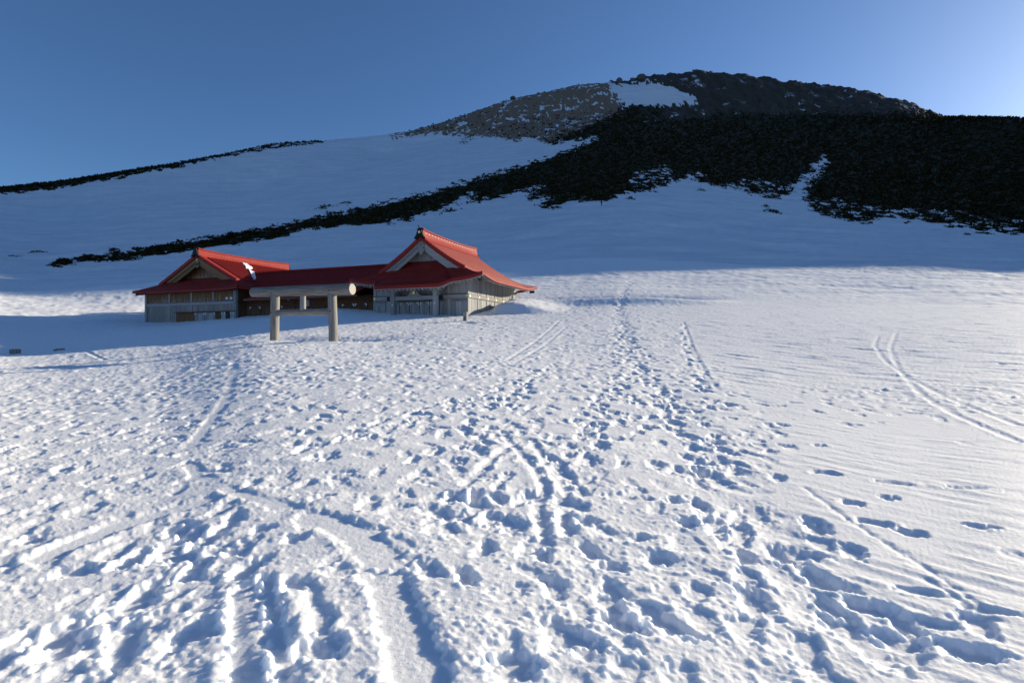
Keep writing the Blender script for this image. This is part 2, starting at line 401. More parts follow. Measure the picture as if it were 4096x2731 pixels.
# board and ski tracks
def bits(P, width, depth, rim, keep, edge=.02):
    # a groove that breaks off and comes back where feet have crossed it
    k = 0
    while k < len(P) - 6:
        n = random.randint(14, 34); track(P[k:k + n].copy(), width, depth * random.uniform(.6, 1.15), rim, keep, edge); k += n + random.randint(0, 7)
bits(curve_px([(1700,2760),(1660,2600),(1590,2420),(1535,2270)], .08, 3), .27, .030, .010, .06, .014)
track(curve_px([(1440,2165),(1380,2110),(1290,2080)], .08, 3), .22, .010, .002, .2)
bits(curve_px([(1150,2025),(1000,1985),(880,1945),(790,1890),(755,1850)], .08, 3), .17, .018, .004, .2)
bits(curve_px([(760,1790),(830,1700),(890,1620),(920,1560),(930,1480),(935,1440)], .08, 4), .20, .013, .004, .2)
track(curve_px([(985,2760),(990,2600),(985,2450),(975,2330)], .08, 3), .17, 0.036, 0.014, .06, .012)
track(curve_px([(1150,2760),(1120,2560),(1085,2400),(1062,2280)], .08, 3), .09, 0.040, 0.014, .06, .012)
track(curve_px([(1330,2600),(1260,2420),(1230,2300)], .08, 3), .08, 0.017, 0.007, .2)
track(curve_px([(150,2240),(330,2150),(560,2070),(760,2010),(900,1985)], .08, 4), .26, 0.020, 0.011, .1)
track(curve_px([(1230,2060),(1380,2100),(1480,2170),(1540,2260)], .08, 3), .3, 0.017, 0.007, .1)
track(curve_px([(4096,1707),(3815,1600),(3650,1519),(3540,1442),(3497,1380),(3515,1342)], .1, 4), .12, .6*0.026, 0.011, .2)
track(curve_px([(4096,1773),(3815,1655),(3682,1574),(3594,1475),(3562,1392),(3585,1331)], .1, 4), .12, .6*0.026, 0.011, .2)
track(curve_px([(2870,1560),(2820,1490),(2775,1400),(2735,1290)], .1, 4), .11, 0.022, 0.011, .3)
track(curve_px([(2845,1560),(2790,1470),(2755,1380)], .1, 3), .11, 0.017, 0.011, .3)
track(curve_px([(2240,1280),(2150,1360),(2030,1440),(1900,1480)], .1, 4), .15, .6*0.026, 0.014, .3)
track(curve_px([(2270,1300),(2180,1380),(2060,1450)], .1, 4), .15, .6*0.022, 0.014, .3)
track(curve_px([(1850,1950),(2000,1800),(2120,1740),(2200,1870),(2300,1990)], .1, 4), .10, 0.022, 0.011, .3)
track(curve_px([(2000,1720),(2150,1880),(2190,1990)], .1, 4), .10, 0.022, 0.011, .3)
track(curve_px([(2190,2190),(2160,2060),(2140,1960)], .1, 3), .10, 0.026, 0.011, .3)
track(curve_px([(2280,2150),(2250,2040),(2270,1920)], .1, 3), .10, 0.026, 0.011, .3)
track(curve_px([(100,1220),(200,1180),(330,1140)], .2, 2), .25, 0.026, 0.011, .3)
track(curve_px([(140,1275),(250,1215),(345,1145)], .2, 2), .25, 0.026, 0.011, .3)
track(curve_px([(420,1440),(330,1395),(240,1350)], .15, 3), .2, 0.026, 0.011, .3)
track(curve_px([(3660,2290),(3900,2420),(4096,2560)], .1, 4), .05, 0.013, 0.004, .3)
track(curve_px([(3200,1935),(3450,2120),(3700,2260),(4000,2480)], .1, 4), .04, 0.011, 0.003, .3)
RA.h *= .80; RB.h *= .90
RA.h += (.022 * RA.T + .008) * slope_to(fnoise(RA.ny, RA.nx, RA.c, .02, .07, .9, None, 77), RA.c, 1.0)
NC = 512
FAR1 = fnoise(NC, NC, 1.0, 3.5, 40, 1.2, (math.radians(90), 3.0), 31)
FAR2 = fnoise(NC, NC, 1.0, 2.2, 14, .8, None, 32)
STREAK = fnoise(NC, NC, 1.0, 2.5, 22, 1.1, (math.radians(38), 4.0), 33)
def tile(arr, X, Y, s):
    n = arr.shape[0]; fx, fy = X / s, Y / s
    i, j = np.floor(fx).astype(int), np.floor(fy).astype(int); a, b = fx - i, fy - j
    i0, i1, j0, j1 = i % n, (i + 1) % n, j % n, (j + 1) % n
    a = a * a * (3 - 2 * a); b = b * b * (3 - 2 * b)
    return (arr[j0, i0] * (1-a) + arr[j0, i1] * a) * (1-b) + (arr[j1, i0] * (1-a) + arr[j1, i1] * a) * b
def detail(X, Y):
    R = np.hypot(X, Y)
    h = np.zeros_like(X)
    front = (Y > .2) & (np.abs(X) < 63)
    ia = front & (np.abs(X) < 14.8) & (Y > 1.0) & (R < 14.9)
    ib = front & (Y < 75)
    wa = np.where(ia, 1 - sstep(R, 11.5, 14.5), 0)
    if ib.any():
        h[ib] += RB.sample(X[ib], Y[ib]) * (1 - wa[ib]) * (1 - sstep(R[ib], 62, 74))
    if ia.any(): h[ia] += RA.sample(X[ia], Y[ia]) * wa[ia]
    f = sstep(R, 45, 75)
    h += f * (.05 * tile(FAR1, X, Y, .45) + .02 * tile(FAR2, X, Y, .3)) + sstep(R, 80, 130) * (.22 * tile(FAR1, X + 31, Y, 1.1) + .09 * tile(FAR2, X, Y + 9, .8))
    return h
# ---------------------------------------------------------------- materials
MATS = {}
class NT:
    def __init__(s, name):
        s.m = bpy.data.materials.new(name); s.m.use_nodes = True
        s.t = s.m.node_tree; s.t.nodes.clear()
        s.out = s.t.nodes.new('ShaderNodeOutputMaterial')
        s.b = s.t.nodes.new('ShaderNodeBsdfPrincipled')
        s.t.links.new(s.b.outputs[0], s.out.inputs[0])
        MATS[name] = s.m
    def n(s, kind, **kw):
        x = s.t.nodes.new(kind)
        for k, v in kw.items():
            if isinstance(v, (int, float, str, bool)) and hasattr(x, k): setattr(x, k, v)
        return x
    def l(s, a, b): s.t.links.new(a, b)
    def coord(s, scale=(1, 1, 1), out='Object'):
        c = s.n('ShaderNodeTexCoord'); m = s.n('ShaderNodeMapping'); m.inputs['Scale'].default_value = scale
        s.l(c.outputs[out], m.inputs[0]); return m.outputs[0]
    def noise(s, vec, scale, detail=4, rough=.55):
        x = s.n('ShaderNodeTexNoise'); x.inputs['Scale'].default_value = scale
        x.inputs['Detail'].default_value = detail; x.inputs['Roughness'].default_value = rough
        if vec is not None: s.l(vec, x.inputs['Vector'])
        return x.outputs[0]
    def ramp(s, fac, stops):
        r = s.n('ShaderNodeValToRGB'); e = r.color_ramp.elements
        while len(e) < len(stops): e.new(.5)
        for i, (p, c) in enumerate(stops):
            e[i].position = p; e[i].color = (c, c, c, 1) if isinstance(c, (int, float)) else (*c, 1)
        s.l(fac, r.inputs[0]); return r.outputs[0]
    def mix(s, fac, a, b):
        x = s.n('ShaderNodeMix', data_type='RGBA')
        for sock, v in ((x.inputs[0], fac), (x.inputs[6], a), (x.inputs[7], b)):
            if isinstance(v, tuple): sock.default_value = (*v, 1)
            elif isinstance(v, (int, float)): sock.default_value = v
            else: s.l(v, sock)
        return x.outputs[2]
    def math(s, op, a, b=0.0):
        x = s.n('ShaderNodeMath', operation=op)
        for sock, v in ((x.inputs[0], a), (x.inputs[1], b)):
            if isinstance(v, (int, float)): sock.default_value = v
            else: s.l(v, sock)
        return x.outputs[0]
    def bump(s, h, strength, dist):
        x = s.n('ShaderNodeBump'); x.inputs['Strength'].default_value = strength; x.inputs['Distance'].default_value = dist
        s.l(h, x.inputs['Height']); s.l(x.outputs[0], s.b.inputs['Normal'])
    def set(s, color=None, rough=None, spec=None, metal=None):
        if color is not None:
            if isinstance(color, tuple): s.b.inputs['Base Color'].default_value = (*color, 1)
            else: s.l(color, s.b.inputs['Base Color'])
        if rough is not None:
            if isinstance(rough, (int, float)): s.b.inputs['Roughness'].default_value = rough
            else: s.l(rough, s.b.inputs['Roughness'])
        if spec is not None: s.b.inputs['Specular IOR Level'].default_value = spec
        if metal is not None: s.b.inputs['Metallic'].default_value = metal
        return s.m
def snow_material(name):
    s = NT(name); v = s.coord()
    tone = s.mix(s.noise(v, .35, 3), (.89, .885, .895), (.93, .925, .925))
    s.set(tone, .7, .1)
    g = s.math('ADD', s.noise(v, 90, 3, .6), s.math('MULTIPLY', s.noise(v, 28, 3, .6), 1.6))
    s.bump(g, .55, .006)
    s.b.subsurface_method = 'BURLEY'; s.b.inputs['Subsurface Weight'].default_value = .9; s.b.inputs['Subsurface Scale'].default_value = .05; s.b.inputs['Subsurface Radius'].default_value = (.8, .9, 1.0)
    return s
SNOW = snow_material('snow').m
def mountain_material():
    s = NT('mountain_snow_and_rock'); v = s.coord()
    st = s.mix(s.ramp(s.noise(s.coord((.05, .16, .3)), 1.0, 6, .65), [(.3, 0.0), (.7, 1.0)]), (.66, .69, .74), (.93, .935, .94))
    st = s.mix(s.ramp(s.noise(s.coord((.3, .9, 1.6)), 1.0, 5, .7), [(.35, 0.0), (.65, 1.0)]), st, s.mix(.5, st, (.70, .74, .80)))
    a = s.n('ShaderNodeAttribute'); a.attribute_name = 'rock'
    b = s.n('ShaderNodeAttribute'); b.attribute_name = 'heath'
    n = s.math('ADD', s.math('MULTIPLY', s.noise(v, .16, 6, .68), .6), s.math('MULTIPLY', s.noise(s.coord((1, 1, 2.5)), .55, 4, .6), .4))
    rk = s.math('ADD', a.outputs['Fac'], s.math('MULTIPLY', s.math('SUBTRACT', n, .5), 2.4))
    rk = s.ramp(rk, [(.46, 0.0), (.54, 1.0)])
    hk = s.math('ADD', b.outputs['Fac'], s.math('MULTIPLY', s.math('SUBTRACT', n, .5), 2.2))
    hk = s.ramp(hk, [(.40, 0.0), (.5, 1.0)])
    rn = s.noise(v, 1.1, 5, .7)
    rock = s.mix(rn, (.13, .080, .050), (.38, .26, .175))
    heath = s.mix(s.noise(v, .25, 6, .7), (.016, .016, .012), (.105, .080, .058))
    heath = s.mix(s.ramp(s.math('MULTIPLY', b.outputs['Fac'], .5), [(.5, 0.0), (.65, 1.0)]), heath, (.032, .030, .015))
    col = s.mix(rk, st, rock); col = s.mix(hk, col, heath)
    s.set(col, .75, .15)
    s.bump(s.noise(v, 2.2, 4, .65), .5, .25)
    return s.m
MOUNT = mountain_material()
# ---------------------------------------------------------------- object helpers
def tag(o, label=None, cat=None, group=None, kind=None):
    if label: o['label'] = label
    if cat: o['category'] = cat
    if group: o['group'] = group
    if kind: o['kind'] = kind
    return o
def mobj(name, verts, faces, mat, parent=None, smooth=False, loc=None):
    me = bpy.data.meshes.new(name); me.from_pydata([tuple(map(float, p)) for p in verts], [], [tuple(f) for f in faces]); me.update()
    bm = bmesh.new(); bm.from_mesh(me); bmesh.ops.recalc_face_normals(bm, faces=bm.faces); bm.to_mesh(me); bm.free()
    if smooth: me.shade_smooth()
    o = bpy.data.objects.new(name, me); COL.objects.link(o)
    if mat: me.materials.append(MATS[mat] if isinstance(mat, str) else mat)
    if parent: o.parent = parent
    if loc is not None: o.location = loc
    return o
def link_copy(o, loc, parent=None, rot=None, scale=None):
    c = o.copy(); COL.objects.link(c); c.location = loc
    if parent: c.parent = parent
    if rot is not None: c.rotation_euler = rot
    if scale is not None: c.scale = scale
    return c
def empty(name, loc, rz=0.0):
    o = bpy.data.objects.new(name, None); COL.objects.link(o); o.location = loc; o.rotation_euler = (0, 0, rz)
    o.empty_display_size = .5
    return o
def np_mesh(name, co, quads, mat, smooth=True, attrs=None):
    me = bpy.data.meshes.new(name)
    n, k = quads.shape
    me.vertices.add(len(co)); me.vertices.foreach_set('co', np.ascontiguousarray(co, np.float32).ravel())
    me.loops.add(n * k); me.loops.foreach_set('vertex_index', np.ascontiguousarray(quads, np.int32).ravel())
    me.polygons.add(n); me.polygons.foreach_set('loop_start', np.arange(0, n * k, k, dtype=np.int32))
    me.polygons.foreach_set('loop_total', np.full(n, k, np.int32))
    me.update(calc_edges=True)
    for an, av in (attrs or {}).items():
        at = me.attributes.new(an, 'FLOAT', 'POINT'); at.data.foreach_set('value', np.ascontiguousarray(av, np.float32))
    if smooth: me.shade_smooth()
    me.materials.append(mat)
    o = bpy.data.objects.new(name, me); COL.objects.link(o)
    return o
# ---------------------------------------------------------------- plant cover and rock on the mountain, traced to where they grow
def Z1(*p): return [(x * .8707, 250 + y * .8707) for x, y in p]
def Z2(*p): return [(2048 + x * .8707, 250 + y * .8707) for x, y in p]
PINE_MAIN = Z1((270,935),(330,915),(430,905),(520,912),(600,900),(690,885),(850,862),(930,850),(1100,835),(1200,815),(1330,800),(1330,775),(1470,757),
  (1600,745),(1750,735),(1870,715),(1960,690),(2040,660),(2100,620),(2210,597),(2120,660),(2020,698),(2060,697),(2150,645),(2352,603)) + \
  Z2((0,600),(80,580),(180,555),(80,602),(72,640),(130,625),(215,607),(125,665),(200,662),(300,632),(440,630),(500,600),(590,592),(740,545),(800,525),(890,505),
  (845,545),(900,560),(960,568),(1070,560),(1060,600),(1140,605),(1200,622),(1260,600),(1300,545),(1370,517),(1390,470),(1430,422),(1462,455),(1415,515),(1345,580),
  (1350,640),(1400,688),(1500,712),(1600,728),(1750,710),(1900,720),(2000,745),(2150,775),(2352,785),(2500,790),(2500,225),(2352,225),(2200,225),(1980,225),(1800,238),(1500,235),
  (1200,240),(1080,235),(900,255),(760,270),(700,265),(620,275),(560,255),(480,290),(400,330),(410,345),(300,392),(170,440),(60,475),(0,492)) + \
  Z1((2352,494),(2150,547),(2000,597),(1850,630),(1700,668),(1550,697),(1400,728),(1280,752),(1160,775),(1060,798),(900,822),(780,840),(650,860),(520,890),(400,895),(300,912))
PINE_RIDGE = Z1((-30,565),(200,535),(400,500),(640,455),(850,410),(1000,375),(1200,340),(1300,330),(1480,350),(1480,366),(1370,378),(1300,383),(1200,398),(1000,436),(920,452),(880,462),(800,488),
  (750,491),(640,504),(550,526),(420,546),(300,573),(200,584),(150,589),(-30,600))
DOME = Z2((455,104),(470,40),(540,30),(700,30),(830,0),(1000,10),(1300,60),(1700,100),(1850,150),(2010,225),(1985,250),(1500,240),(1080,240),(760,275),(560,262),(490,235),(520,190),(620,204),
  (720,204),(858,172),(780,130),(700,98),(600,94),(560,92))
SCREE = Z1((1780,345),(1850,320),(1940,270),(2050,240),(2150,205),(2250,165),(2352,120)) + Z2((0,110),(150,100),(280,75),(380,60),(430,95),(512,188),(500,238),(400,278),(280,330),(160,368),(80,345),(0,358)) + \
  Z1((2300,348),(2180,338),(2110,378),(2150,332),(2050,333),(1960,328),(1880,338))
PINE_UP = Z2((165,368),(280,322),(400,272),(500,232),(530,200),(620,204),(720,204),(640,270),(560,270),(480,295),(410,335),(330,352),(250,362),(180,378))
def inside(px, py, poly):
    P = np.array(poly); r = np.zeros(px.shape, bool)
    x1, y1 = P[-1]
    bb = (px > P[:, 0].min()) & (px < P[:, 0].max()) & (py > P[:, 1].min()) & (py < P[:, 1].max())
    idx = np.where(bb)[0]; qx, qy = px[idx], py[idx]; rr = np.zeros(len(idx), bool)
    for x2, y2 in P:
        c = ((y1 > qy) != (y2 > qy))
        if y1 != y2: rr ^= c & (qx < (x2 - x1) * (qy - y1) / (y2 - y1) + x1)
        x1, y1 = x2, y2
    r[idx] = rr
    return r
def cover(X, Y, Z):
    ok = Y > 40
    Yc = np.where(ok, Y, 1e3)
    px = CX + F * X / Yc; py = HY - F * (Z - EYE) / Yc
    j1 = tile(FAR2, X, Y, 1.1); j2 = tile(FAR2, X + 200, Y + 90, .45); j3 = tile(FAR2, X - 77, Y + 31, 2.6)
    qx = px + 7 * j3 + 6 * j1 + 5 * j2; qy = py + 4 * tile(FAR2, X + 50, Y - 60, 1.0) + 4 * j1 + 3 * j2
    pine = (inside(qx, qy, PINE_MAIN) | inside(qx, qy, PINE_UP) | inside(px + 8 * j1, py + 2.5 * j1 + 2 * j2, PINE_RIDGE)) & ok
    # openings: the foot of the slope on the right is broken up
    foot = inside(qx, qy, Z2((1330,600),(1500,640),(1650,665),(1900,680),(2100,690),(2352,730),(2352,800),(2150,790),(1900,730),(1700,725),(1500,725),(1380,700))) | \
           inside(qx, qy, Z2((940,555),(1150,535),(1290,560),(1210,630),(1050,615))) | inside(qx, qy, Z2((560,520),(700,470),(760,500),(740,550),(560,610)))
    pine &= ~(foot & (j1 + .9 * j2 > .35))
    pine &= ~(inside(px, py, PINE_RIDGE) & (px > 900) & (j1 + j2 > .3))
    return pine, inside(qx, qy, DOME) & ok, inside(qx, qy, SCREE) & ok
# ---------------------------------------------------------------- ground sheets
tk = np.arange(-1.13, 1.1301, .00235)
az_in = np.degrees(np.arctan(tk))
step = []; a = az_in[-1]; d = .25
while a + d < 180: a += d; step.append(a); d = min(d * 1.12, 4)
AZS = np.radians(np.concatenate([-np.array(step[::-1]), az_in, np.array(step)]))
rows = [.5]
while rows[-1] < 1500:
    r = rows[-1]
    if r < 2: dr = .1
    elif r < 5: dr = max(.0011 * r * r, .0045)
    elif r < 90: dr = .0060 * r
    elif r < 560: dr = .0064 * r
    else: dr = .05 * r
    rows.append(r + dr)
ROWS = np.array(rows); SPLIT = int(np.searchsorted(ROWS, 96))
def sheet(name, r0, r1, mat, far):
    R, A = np.meshgrid(ROWS[r0:r1], AZS, indexing='ij')
    X, Y = (R * np.sin(A)).ravel(), (R * np.cos(A)).ravel()
    Z = macro(X, Y)
    attrs = None
    if far:
        pine, dome, scree = cover(X, Y, Z)
        rr = np.hypot(X, Y)
        Z = Z + detail(X, Y) * np.where(pine | dome | scree, 0, 1)
        rough = tile(FAR2, X, Y, .9) * .5 + tile(FAR2, X, Y, .5) * .3
        Z += scree * (.9 * rough) + dome * (.6 * rough + 1.1 * tile(FAR2, X, Y, 2.6)) + pine * (.25 * rough)
        attrs = {'rock': scree * np.clip(.86 + .30 * tile(STREAK, X + 7 * tile(FAR2, X, Y, 3.0), Y + 7 * tile(FAR2, X + 90, Y, 3.0), .9) + .06 * tile(FAR2, X, Y, 2.2), 0, 1.2), 'heath': np.maximum(dome * (.80 + .15 * tile(FAR2, X, Y, 4.0)), pine * 1.5)}
    else:
        Z = Z + detail(X, Y)
    nr, nc = R.shape
    i = np.arange(nr - 1)[:, None] * nc; j = np.arange(nc)[None, :]; j2 = (j + 1) % nc
    q = np.stack([i + j, i + j2, i + nc + j2, i + nc + j], -1).reshape(-1, 4)[:, ::-1]
    co = np.stack([X, Y, Z], 1)
    o = np_mesh(name, co, q, mat, True, attrs)
    return o, X, Y, Z, (pine if far else None)
snow_o, _, _, _, _ = sheet('snow_field', 0, SPLIT + 1, SNOW, False)
tag(snow_o, 'trodden snow field with footprints and ski tracks in low sun', None, None, 'structure')
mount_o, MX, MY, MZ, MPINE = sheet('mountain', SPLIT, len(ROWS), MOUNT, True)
tag(mount_o, 'snowy mountain slope with dark scrub, scree and rocky summit', None, None, 'structure')
# ---------------------------------------------------------------- dwarf pine scrub
def pine_material():
    s = NT('dwarf_pine'); v = s.coord()
    oi = s.n('ShaderNodeObjectInfo')
    n = s.noise(v, .45, 4, .6)
    c = s.mix(n, (.030, .029, .014), (.052, .049, .024))
    c = s.mix(s.ramp(s.noise(v, 3.5, 2), [(.55, 0.0), (.75, 1.0)]), c, (.060, .053, .028))
    s.set(c, 1.0, .0); return s.m
PINE = pine_material()
def bark_material():
    s = NT('bare_wood_grey'); n = s.noise(s.coord((3, 3, .6)), 4, 4)
    s.set(s.mix(n, (.05, .045, .04), (.16, .14, .12)), .8, .2); return s.m
bark_material()
def tufts(pos, size, rng, blades=9, flat=.55):
    """spiky needle tufts: each a burst of narrow leaf-like triangles rising from its root"""
    n = len(pos)
    az = rng.uniform(0, 2*np.pi, (n, blades)); el = rng.uniform(.15, 1.25, (n, blades))
    ln = size[:, None] * rng.uniform(.55, 1.1, (n, blades))
    off = rng.normal(0, .28, (n, blades, 3)) * size[:, None, None]; off[..., 2] = np.abs(off[..., 2]) * .3 - .05
    root = pos[:, None, :] + off
    d = np.stack([np.cos(az) * np.cos(el), np.sin(az) * np.cos(el), np.sin(el) * flat + .1], -1) * ln[..., None]
    side = np.stack([-np.sin(az), np.cos(az), rng.uniform(-.5, .5, az.shape)], -1) * (size[:, None, None] * .24)
    tip = root + d
    mid = root + d * .45
    v = np.stack([root - side * .3, mid - side, tip, mid + side], 2).reshape(-1, 3)
    q = np.arange(len(v)).reshape(-1, 4)
    return v, q
rng4 = np.random.default_rng(44)
vis = MPINE & (MY > 60) & (np.abs(MX / np.maximum(MY, 1)) < 1.15)
idx = np.where(vis)[0]
PX = CX + F * MX / np.maximum(MY, 1); PY = HY - F * (MZ - EYE) / np.maximum(MY, 1)
infr = idx[(PX[idx] > -250) & (PX[idx] < 4350)]
pick = rng4.choice(infr, min(30000, len(infr)), replace=False)
pos = np.stack([MX[pick], MY[pick], MZ[pick]], 1)
Rr = np.hypot(pos[:, 0], pos[:, 1])
pos[:, :2] += rng4.normal(0, .004, (len(pos), 2)) * Rr[:, None]
pos[:, 2] = macro(pos[:, 0], pos[:, 1]) - .05
size = rng4.uniform(.55, 1.15, len(pos)) * np.interp(Rr, [90, 160, 300, 520], [.8, 1.0, 1.5, 2.0])
# thinner growth reaching up over the heath of the summit dome and into the scree
PXv, PYv = PX, PY
dm = np.where(inside(PXv, PYv, DOME) | inside(PXv, PYv, SCREE))[0]
pr_ = np.interp(PYv[dm], [340, 400, 440, 480, 560], [.0, .015, .08, .22, .2])
dm = dm[rng4.random(len(dm)) < pr_ * .5]
p2 = np.stack([MX[dm], MY[dm], MZ[dm] - .1], 1)
pos = np.concatenate([pos, p2]); size = np.concatenate([size, rng4.uniform(.8, 2.0, len(dm))])
v, q = tufts(pos, size, rng4, 6)
scrub = np_mesh('dwarf_pine_scrub', v, q, PINE, False)
tag(scrub, 'dark mat of creeping dwarf pine covering the mountain slope', None, None, 'stuff')
# shrubs standing alone on the snow
def shrub(px, py, w, h, label, n=60, name='dwarf_pine_shrub', dead=False):
    x, y = hit(px, py); z = gz(x, y)
    k = y / F; W, H = w * k, h * k
    root = empty(name, (x, y, z))
    r = np.random.default_rng(int(px * 7 + py))
    p = np.stack([r.normal(0, .26, n) * W, r.normal(0, .30, n) * W, np.zeros(n)], 1)
    dome = np.clip(1 - (p[:, 0] / (W * .55)) ** 2 - (p[:, 1] / (W * .8)) ** 2, 0, 1)
    gzv = macro(p[:, 0] + x, p[:, 1] + y) - z
    p[:, 2] = gzv - .05 + H * .65 * dome * r.uniform(0, 1, n)
    sz = np.full(n, max(.35, H * .42)) * r.uniform(.6, 1.1, n)
    vv, qq = tufts(p, sz, r, 7, .7)
    c = np_mesh('foliage', vv, qq, PINE if not dead else MATS['bare_wood_grey'], False); c.parent = root
    st_v, st_f = [], []
    for b in range(4):
        a = r.uniform(0, 6.28); l = W * r.uniform(.1, .28); t = .04
        tip = (math.cos(a) * l, math.sin(a) * l, H * r.uniform(.5, .9))
        i = len(st_v)
        st_v += [(-t, -t, -.4), (t, -t, -.4), (t, t, -.4), (-t, t, -.4), (tip[0]-.015, tip[1], tip[2]), (tip[0]+.015, tip[1], tip[2]), (tip[0], tip[1]+.02, tip[2])]
        st_f += [(i, i+1, i+5, i+4), (i+1, i+2, i+6, i+5), (i+2, i+3, i+6), (i+3, i, i+4, i+6), (i+4, i+5, i+6), (i, i+3, i+2, i+1)]
    mobj('stem', st_v, st_f, 'bare_wood_grey', root)
    tag(root, label, 'shrub', 'lone shrubs on the snow slope')
    return root
for a in [
  (250, 1058, 52, 36, 'dark dwarf pine shrub standing at the lowest left end of the scrub band', 90),
  (362, 1026, 30, 16, 'small rounded dwarf pine shrub along the thin left tail of the scrub band', 50),
  (455, 1002, 26, 18, 'small dark shrub standing alone just above the left tail of the scrub band', 40),
  (140, 1014, 60, 16, 'flat dark pine patch lying on the snow at the far left below the slope', 70),
  (60, 1026, 60, 9, 'thin strip of dark pine twigs on the snow at the left edge', 40),
  (1300, 832, 60, 20, 'low dark shrub patch on the open snow above the middle of the scrub band', 60),
  (1380, 818, 60, 16, 'low ragged shrub strip right of the dark patch above the scrub band', 50),
  (1309, 851, 12, 12, 'tiny shrub sticking out of the snow below the low patch above the band', 14),
  (920, 950, 40, 34, 'bushy pine tuft rising above the scrub band over the lodge roof', 60),
  (990, 945, 36, 30, 'second bushy pine tuft standing up from the scrub band over the lodge roof', 60),
  (2523, 798, 36, 16, 'low dark shrub at the snow edge right of the hiker', 40),
  (2622, 770, 34, 10, 'small flat shrub below the notch in the scrub', 30),
  (2940, 754, 30, 10, 'small shrub patch below the scrub edge in the middle right', 30),
  (3064, 826, 22, 14, 'upper of the small shrubs standing out on the open snow', 24),
  (3083, 846, 36, 16, 'middle one of the small shrubs standing out on the open snow', 40),
  (3106, 852, 30, 16, 'lowest right one of the small shrubs standing out on the open snow', 36),
  (3455, 896, 28, 10, 'small shrub below the broken foot of the right scrub', 26),
  (4060, 944, 30, 14, 'shrub alone on the snow by the right edge of the view', 30),
  (3870, 938, 26, 9, 'small shrub low on the snow near the right edge', 24),
]:
    shrub(*a)
sh = shrub(2805, 762, 40, 12, 'dead grey snag of a shrub with a bare upright spike on the snow', 30, 'dead_shrub', True)
k = hit(2805, 762)[1] / F
mobj('spike', [(-.1,-.1,-.3),(.1,-.1,-.3),(.1,.1,-.3),(-.1,.1,-.3),(-.12,0,24*k)], [(0,1,4),(1,2,4),(2,3,4),(3,0,4),(0,3,2,1)], 'bare_wood_grey', sh)
# ---------------------------------------------------------------- boulders and shelter on the skyline
def rock_material():
    s = NT('summit_rock'); v = s.coord(); n = s.noise(v, .9, 6, .7)
    s.set(s.mix(n, (.05, .046, .042), (.22, .20, .185)), .85, .15); s.bump(s.noise(v, 2.5, 5, .7), .6, .3); return s.m
rock_material()
def boulder(px, py, w, h, label):
    i = int(np.clip(np.searchsorted(SKY_PX[:, 0], px), 1, len(SKY_PX) - 1))
    ax, c, rc = _sky_c
    R = float(np.interp(px, ax, rc)); kk = math.sqrt(1 + ((px - CX) / F) ** 2); y = R / kk * .995
    x = y * (px - CX) / F; s = y / F
    r = np.random.default_rng(int(px)); bm = bmesh.new(); bmesh.ops.create_icosphere(bm, subdivisions=3, radius=1)
    dirs = r.normal(0, 1, (14, 3)); dirs /= np.linalg.norm(dirs, axis=1)[:, None]; cut = r.uniform(.55, .95, 14)
    for vv in bm.verts:
        d = np.array(vv.co); m = dirs @ d
        f = min(1.0, float(np.min(np.where(m > .05, cut / np.maximum(m, .05), 9)))) * (1 + r.uniform(-.04, .04))
        vv.co = (d[0] * f * w * s / 2, d[1] * f * w * s * .45, d[2] * f * h * s * .8)
    me = bpy.data.meshes.new('boulder'); bm.to_mesh(me); bm.free(); me.materials.append(MATS['summit_rock'])
    o = bpy.data.objects.new('boulder', me); COL.objects.link(o)
    o.location = (x, y, zpx(y, py) - .1 * h * s)
    tag(o, label, 'boulder', 'boulders on the skyline')
for a in [(2475, 328, 34, 24, 'pointed grey boulder standing up at the left end of the summit crags'),
          (2500, 334, 18, 12, 'small boulder tucked right of the pointed summit boulder'),
          (2530, 322, 34, 18, 'rounded dark crag above the left corner of the summit snow patch'),
          (2570, 312, 50, 22, 'wide dark crag over the middle of the summit snow patch'),
          (2620, 313, 46, 20, 'dark crag right of the widest one over the summit snow patch'),
          (2574, 303, 6, 12, 'thin upright stone on top of the wide summit crag'),
          (2712, 297, 5, 11, 'thin upright stone left of the summit shelter'),
          (2840, 292, 26, 12, 'low rounded boulder on the skyline right of the summit shelter'),
          (2890, 296, 30, 10, 'second low rounded boulder right of the summit shelter'),
          (2985, 312, 18, 10, 'small boulder on the skyline right of the summit'),
          (3092, 330, 10, 9, 'small dark stone on the descending right skyline'),
          (3150, 336, 10, 9, 'lower small stone on the descending right skyline'),
          (2052, 390, 26, 10, 'small crag on the left shoulder of the mountain skyline'),
          (1740, 509, 20, 8, 'small stone on the left ridge below the scree shoulder')]:
    boulder(*a)
def shelter():
    ax, c, rc = _sky_c; px = 2780
    R = float(np.interp(px, ax, rc)); kk = math.sqrt(1 + ((px - CX) / F) ** 2); y = R / kk * .99
    x = y * (px - CX) / F; s = y / F
    root = empty('summit_shelter', (x, y, zpx(y, 287)), math.radians(-15))
    W, D, H = 10 * s, 7 * s, 7 * s
    mobj('wall', [(-W,-D,-3),(W,-D,-3),(W,D,-3),(-W,D,-3),(-W,-D,H*.4),(W,-D,H*.4),(W,D,H),(-W,D,H)], [(0,1,5,4),(1,2,6,5),(2,3,7,6),(3,0,4,7),(4,5,6,7)], 'summit_rock', root)
    e = 1.1
    mobj('roof', [(-W*e,-D*e,H*.4),(W*e,-D*e,H*.4),(W*e,D*e,H*1.25),(-W*e,D*e,H*1.25),(-W*e,-D*e,H*.4+.4),(W*e,-D*e,H*.4+.4),(W*e,D*e,H*1.25+.4),(-W*e,D*e,H*1.25+.4)],
         [(0,1,5,4),(1,2,6,5),(2,3,7,6),(3,0,4,7),(4,5,6,7),(0,3,2,1)], 'summit_rock', root)
    tag(root, 'tiny dark slant-roofed shelter on the very summit', 'shelter')
shelter()
